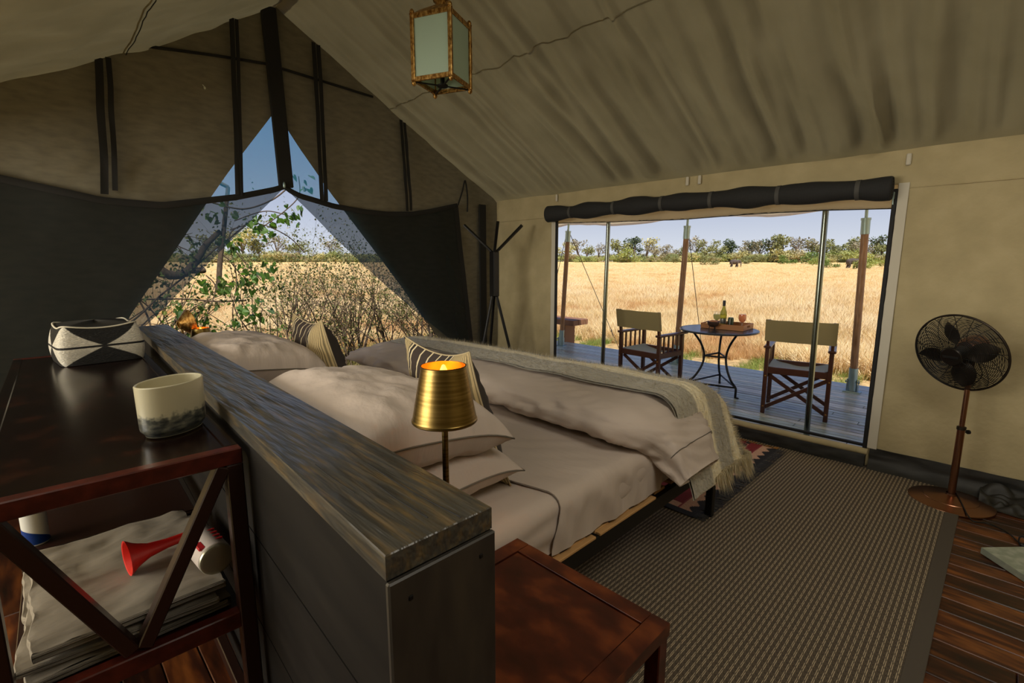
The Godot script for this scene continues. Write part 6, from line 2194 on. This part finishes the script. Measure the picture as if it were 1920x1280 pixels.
func make_treeline():
	var kinds = []
	for k in 4: kinds.append([crown(11 + k, k), crown(31 + k, k), crown(51 + k, k)])
	var tints = {"olive": Color8(156, 156, 104), "dark": Color8(92, 106, 76), "pale": Color8(208, 200, 142), "grey": Color8(168, 158, 132), "green": Color8(164, 172, 96), "bush": Color8(140, 142, 96), "deep": Color8(112, 134, 66)}
	var mats = {}
	for k in tints:
		mats[k] = mat("far_leaf_" + k, tints[k], 0.9)
		mats[k].vertex_color_use_as_albedo = true
		var c = tints[k]
		glow(mats[k], Color(c.r * 0.4, c.g * 0.42, c.b * 0.3))
	# bearing, distance, height, crown kind, tint, label
	var L = [
		[1062, 210, 7.5, 0, "pale", "pale spreading tree at the far left of the doorway view, behind the leftmost pole"],
		[1084, 215, 9.5, 3, "grey", "bare grey tree standing between the leftmost wooden pole and its guy rope"],
		[1100, 205, 6.2, 0, "olive", "low olive tree just left of the left steel pole, lower than the bare tree"],
		[1122, 208, 6.6, 3, "grey", "thin twiggy tree close to the left side of the left steel pole"],
		[1160, 205, 8.6, 0, "olive", "wide olive crowned tree first right of the left steel pole"],
		[1176, 196, 6.6, 2, "green", "round yellow green bush tree in front of the darkest tree"],
		[1189, 212, 9.2, 1, "dark", "darkest upright tree on the skyline above the left canvas chair"],
		[1212, 215, 9.8, 3, "pale", "tall pale yellow tree right of the darkest tree"],
		[1228, 205, 5.6, 0, "grey", "small grey round tree right of the tall pale yellow one"],
		[1251, 208, 6.2, 0, "grey", "small brownish tree midway to the middle wooden pole"],
		[1275, 210, 6.2, 1, "olive", "narrow olive tree against the left side of the middle wooden pole"],
		[1306, 212, 9.0, 3, "grey", "tall bare grey tree just right of the middle wooden pole"],
		[1322, 206, 7.6, 0, "olive", "broad olive tree with brown top right of the middle wooden pole"],
		[1352, 208, 6.4, 0, "olive", "low olive tree left of the walking elephant"],
		[1371, 212, 8.2, 1, "dark", "small dark topped tree above the walking elephant"],
		[1404, 210, 7.4, 0, "grey", "greyish rounded tree just right of the walking elephant"],
		[1424, 214, 8.8, 0, "dark", "dark branching tree on the skyline above the right canvas chair's left side"],
		[1445, 214, 8.0, 3, "grey", "thin bare tree between the dark branching tree and the tall olive tree"],
		[1467, 212, 9.2, 1, "olive", "tall olive tree over the middle of the right canvas chair"],
		[1494, 214, 9.2, 3, "grey", "wide bare brown tree right of the tall olive tree"],
		[1520, 208, 7.4, 0, "grey", "brownish rounded tree left of the right steel pole"],
		[1540, 206, 7.2, 0, "olive", "olive tree half hidden behind the right steel pole"],
		[1566, 206, 6.8, 0, "olive", "rounded olive tree right of the right steel pole"],
		[1592, 210, 8.0, 1, "olive", "upright olive tree above the second elephant"],
		[1612, 206, 6.8, 0, "grey", "grey tree hidden partly by the rightmost wooden pole"],
		[1637, 212, 8.8, 3, "dark", "sparse dark tree in the gap right of the rightmost wooden pole"],
		[1654, 208, 6.4, 0, "olive", "olive tree at the right edge of the doorway"],
		[395, 215, 9.0, 0, "olive", "olive tree on the horizon behind the curved grey limb"],
		[455, 205, 12.5, 0, "pale", "largest pale tree on the horizon in the gable opening"],
		[486, 210, 8.5, 1, "olive", "small tree right of the largest pale tree in the gable opening"],
		[520, 215, 9.5, 3, "grey", "bare grey tree on the horizon in the middle of the gable opening"],
		[560, 215, 8.0, 0, "olive", "olive tree on the horizon above the thorny thicket"],
		[620, 215, 8.4, 3, "grey", "thin grey tree on the horizon behind the upper right of the thicket"],
	]
	var i = 0
	for e in L:
		var at = far_at(e[0], e[1])
		var t = thing("far_tree", e[5], "tree", at, i * 1.7, "trees on the far tree line")
		var kk = kinds[e[3]][i % 3]
		t.scale = Vector3(e[2] * 1.3, e[2] * 1.12, e[2] * 1.3)
		part("trunk", kk[0], M.far_trunk, t)
		part("foliage", kk[1], mats[e[4]], t)
		i += 1
	var B = [
		[1258, 168, 3.2, "bush", "dark olive bush in front of the tree line left of the middle wooden pole"],
		[1331, 164, 3.4, "bush", "wide grey green bush right of the middle wooden pole, nearest to the tree line"],
		[1398, 178, 3.2, "bush", "low green bush just behind the walking elephant"],
		[1420, 180, 3.4, "bush", "dark low bush right of the walking elephant"],
		[1478, 178, 3.4, "deep", "deep green bush behind the right canvas chair's left shoulder"],
		[1522, 176, 4.6, "deep", "largest deep green bush left of the right steel pole"],
		[1536, 136, 2.8, "green", "bright green bush half hidden behind the right steel pole"],
		[1561, 134, 2.2, "deep", "small green bush left of the second elephant"],
		[1621, 126, 2.9, "green", "pale green bush beside the rightmost wooden pole, hiding the elephant's head"],
		[1647, 134, 2.4, "green", "pale bush at the far right of the doorway"],
	]
	for e in B:
		var t = thing("far_bush", e[4], "bush", far_at(e[0], e[1]), i * 2.1, "bushes on the plain")
		t.scale = Vector3(e[2] * 1.5, e[2] * 1.15, e[2] * 1.5)
		part("foliage", kinds[2][i % 3][1], mats[e[3]], t)
		i += 1
	# the unbroken scrub below the trees
	var xf = [[], [], []]; var cs = [[], [], []]
	for j in 620:
		var px = lerpf(150.0, 1760.0, rng.randf())
		var p = far_at(px, lerpf(196.0, 245.0, rng.randf()))
		var h = lerpf(2.6, 5.0, rng.randf()) * (1.0 + 0.35 * nz(px * 0.02, 1, 251))
		var k = rng.randi() % 3
		xf[k].append(Transform3D(Basis(Vector3.UP, rng.randf() * TAU).scaled(Vector3(h * 1.6, h, h * 1.6)), p))
		cs[k].append([Color8(178, 182, 114), Color8(168, 176, 104), Color8(196, 188, 132), Color8(156, 162, 108), Color8(186, 174, 136)][rng.randi() % 5].srgb_to_linear())
	var scr = thing("scrub", "continuous low green and tan scrub below the far trees", "scrub", Vector3.ZERO, 0, "", "stuff")
	for k in 3: many("foliage", kinds[2][k][1], M.far_leaf, xf[k], scr, cs[k])

# tapered capsules joined smoothly and meshed as surface nets
func skin(caps: Array, cell: float, k: float) -> MB:
	var lo = Vector3.ONE * 1e9; var hi = -lo
	for c in caps:
		for e in [[c[0], c[2]], [c[1], c[3]]]:
			lo = lo.min(e[0] - Vector3.ONE * e[1]); hi = hi.max(e[0] + Vector3.ONE * e[1])
	lo -= Vector3.ONE * cell * 3; hi += Vector3.ONE * cell * 3
	var n = Vector3i((hi - lo) / cell) + Vector3i.ONE
	var F = PackedFloat32Array()
	F.resize(n.x * n.y * n.z)
	F.fill(9.0)
	for c in caps:
		var rm = maxf(c[2], c[3]) + k + cell
		var a: Vector3 = c[0]; var e: Vector3 = c[1]
		var i0 = Vector3i((a.min(e) - Vector3.ONE * rm - lo) / cell).clampi(0, 9999)
		var i1 = Vector3i((a.max(e) + Vector3.ONE * rm - lo) / cell) + Vector3i.ONE
		i1 = i1.min(n - Vector3i.ONE)
		var ab = e - a; var l2 = maxf(ab.length_squared(), 1e-9)
		for x in range(i0.x, i1.x + 1):
			for y in range(i0.y, i1.y + 1):
				for z in range(i0.z, i1.z + 1):
					var p = lo + Vector3(x, y, z) * cell
					var t = clampf((p - a).dot(ab) / l2, 0, 1)
					var d = p.distance_to(a + ab * t) - lerpf(c[2], c[3], t)
					var q = (x * n.y + y) * n.z + z
					var h = maxf(k - absf(F[q] - d), 0.0) / k
					F[q] = minf(F[q], d) - h * h * k * 0.25
	var b = MB.new()
	var id = {}
	var at = func(x, y, z): return F[(x * n.y + y) * n.z + z]
	for x in n.x - 1:
		for y in n.y - 1:
			for z in n.z - 1:
				var s = Vector3.ZERO; var m = 0
				var f000 = at.call(x, y, z)
				if f000 > 3 * cell or f000 < -3 * cell: continue
				for e in [[0,0,0,1,0,0],[0,1,0,1,1,0],[0,0,1,1,0,1],[0,1,1,1,1,1],[0,0,0,0,1,0],[1,0,0,1,1,0],[0,0,1,0,1,1],[1,0,1,1,1,1],[0,0,0,0,0,1],[1,0,0,1,0,1],[0,1,0,0,1,1],[1,1,0,1,1,1]]:
					var f0 = at.call(x + e[0], y + e[1], z + e[2]); var f1 = at.call(x + e[3], y + e[4], z + e[5])
					if (f0 < 0) != (f1 < 0):
						var t = f0 / (f0 - f1)
						s += Vector3(e[0], e[1], e[2]).lerp(Vector3(e[3], e[4], e[5]), t); m += 1
				if m:
					var p = lo + (Vector3(x, y, z) + s / m) * cell
					var g = Vector3(at.call(x + 1, y, z) - f000, at.call(x, y + 1, z) - f000, at.call(x, y, z + 1) - f000)
					id[(x * n.y + y) * n.z + z] = b.vert(p, g.normalized())
	for x in range(1, n.x - 1):
		for y in range(1, n.y - 1):
			for z in range(1, n.z - 1):
				var f0 = at.call(x, y, z)
				for ax in 3:
					var f1 = at.call(x + int(ax == 0), y + int(ax == 1), z + int(ax == 2))
					if (f0 < 0) == (f1 < 0): continue
					var c = []
					for e in [[-1, -1], [0, -1], [0, 0], [-1, 0]]:
						var v = [x, y, z]
						v[(ax + 1) % 3] += e[0]; v[(ax + 2) % 3] += e[1]
						c.append(id.get((v[0] * n.y + v[1]) * n.z + v[2], -1))
					if c.has(-1): continue
					if f0 < 0: b.ix.append_array(PackedInt32Array([c[0], c[2], c[1], c[0], c[3], c[2]]))
					else: b.ix.append_array(PackedInt32Array([c[0], c[1], c[2], c[0], c[2], c[3]]))
	return b

func make_elephants():
	var V = func(x, y, z = 0.0): return Vector3(x, y, z)
	# looks along +x, about 2.5 m at the shoulder
	var caps = [
		[V.call(-0.85, 1.72), V.call(-0.2, 1.78), 0.62, 0.70], [V.call(-0.2, 1.78), V.call(0.55, 1.76), 0.70, 0.60],
		[V.call(-0.9, 1.6), V.call(-1.05, 1.5), 0.55, 0.42], [V.call(0.55, 1.85), V.call(1.05, 1.98), 0.46, 0.40],
		[V.call(1.05, 1.98), V.call(1.35, 1.95), 0.42, 0.32], [V.call(1.38, 1.85), V.call(1.62, 1.45), 0.24, 0.19],
		[V.call(1.62, 1.45), V.call(1.70, 0.95), 0.18, 0.13], [V.call(1.70, 0.95), V.call(1.66, 0.45), 0.13, 0.09], [V.call(1.66, 0.45), V.call(1.78, 0.28), 0.09, 0.07],
		[V.call(1.2, 1.65), V.call(1.42, 1.50), 0.2, 0.12],
		[V.call(0.62, 1.3, 0.30), V.call(0.78, 0.72, 0.30), 0.25, 0.19], [V.call(0.78, 0.72, 0.30), V.call(0.74, 0.1, 0.30), 0.19, 0.20],
		[V.call(0.55, 1.3, -0.30), V.call(0.40, 0.72, -0.30), 0.25, 0.19], [V.call(0.40, 0.72, -0.30), V.call(0.30, 0.1, -0.30), 0.19, 0.20],
		[V.call(-0.85, 1.3, 0.32), V.call(-0.72, 0.75, 0.32), 0.34, 0.20], [V.call(-0.72, 0.75, 0.32), V.call(-0.95, 0.1, 0.32), 0.19, 0.20],
		[V.call(-0.9, 1.3, -0.32), V.call(-0.95, 0.75, -0.32), 0.34, 0.20], [V.call(-0.95, 0.75, -0.32), V.call(-1.2, 0.1, -0.32), 0.19, 0.20],
		[V.call(-1.3, 1.75), V.call(-1.5, 1.1), 0.05, 0.03], [V.call(-1.5, 1.1), V.call(-1.5, 0.75), 0.03, 0.05],
	]
	for s in [-1, 1]:
		caps.append([V.call(0.98, 2.05, 0.40 * s), V.call(0.62, 1.95, 0.66 * s), 0.07, 0.06])
		caps.append([V.call(0.95, 1.75, 0.42 * s), V.call(0.55, 1.6, 0.68 * s), 0.07, 0.06])
		caps.append([V.call(0.92, 1.5, 0.42 * s), V.call(0.70, 1.28, 0.62 * s), 0.07, 0.05])
		caps.append([V.call(0.96, 1.9, 0.42 * s), V.call(0.55, 1.78, 0.70 * s), 0.07, 0.06])
		caps.append([V.call(0.94, 1.6, 0.42 * s), V.call(0.6, 1.42, 0.66 * s), 0.07, 0.05])
	var t = thing("elephant", "dark elephant walking to the right through the dry grass in the open", "elephant", far_at(1379, 131.0) + Vector3(0, 0.0, 0), deg_to_rad(-68), "elephants on the plain")
	part("body", skin(caps, 0.075, 0.16), M.elephant, t)
	for s in [-1, 1]:
		var b = MB.new()
		b.tube(curve([Vector3(1.40, 1.48, 0.16 * s), Vector3(1.62, 1.22, 0.2 * s), Vector3(1.86, 1.16, 0.18 * s)]), _ramp(0.05, 0.012, 17), 8)
		part("tusk", b, M.tusk, t)
	t.scale = Vector3.ONE * 0.80
	var c = copy(t, far_at(1601, 128.0), deg_to_rad(-58), "grey elephant with its head behind the rightmost wooden pole")
	c.scale = Vector3.ONE * 0.90
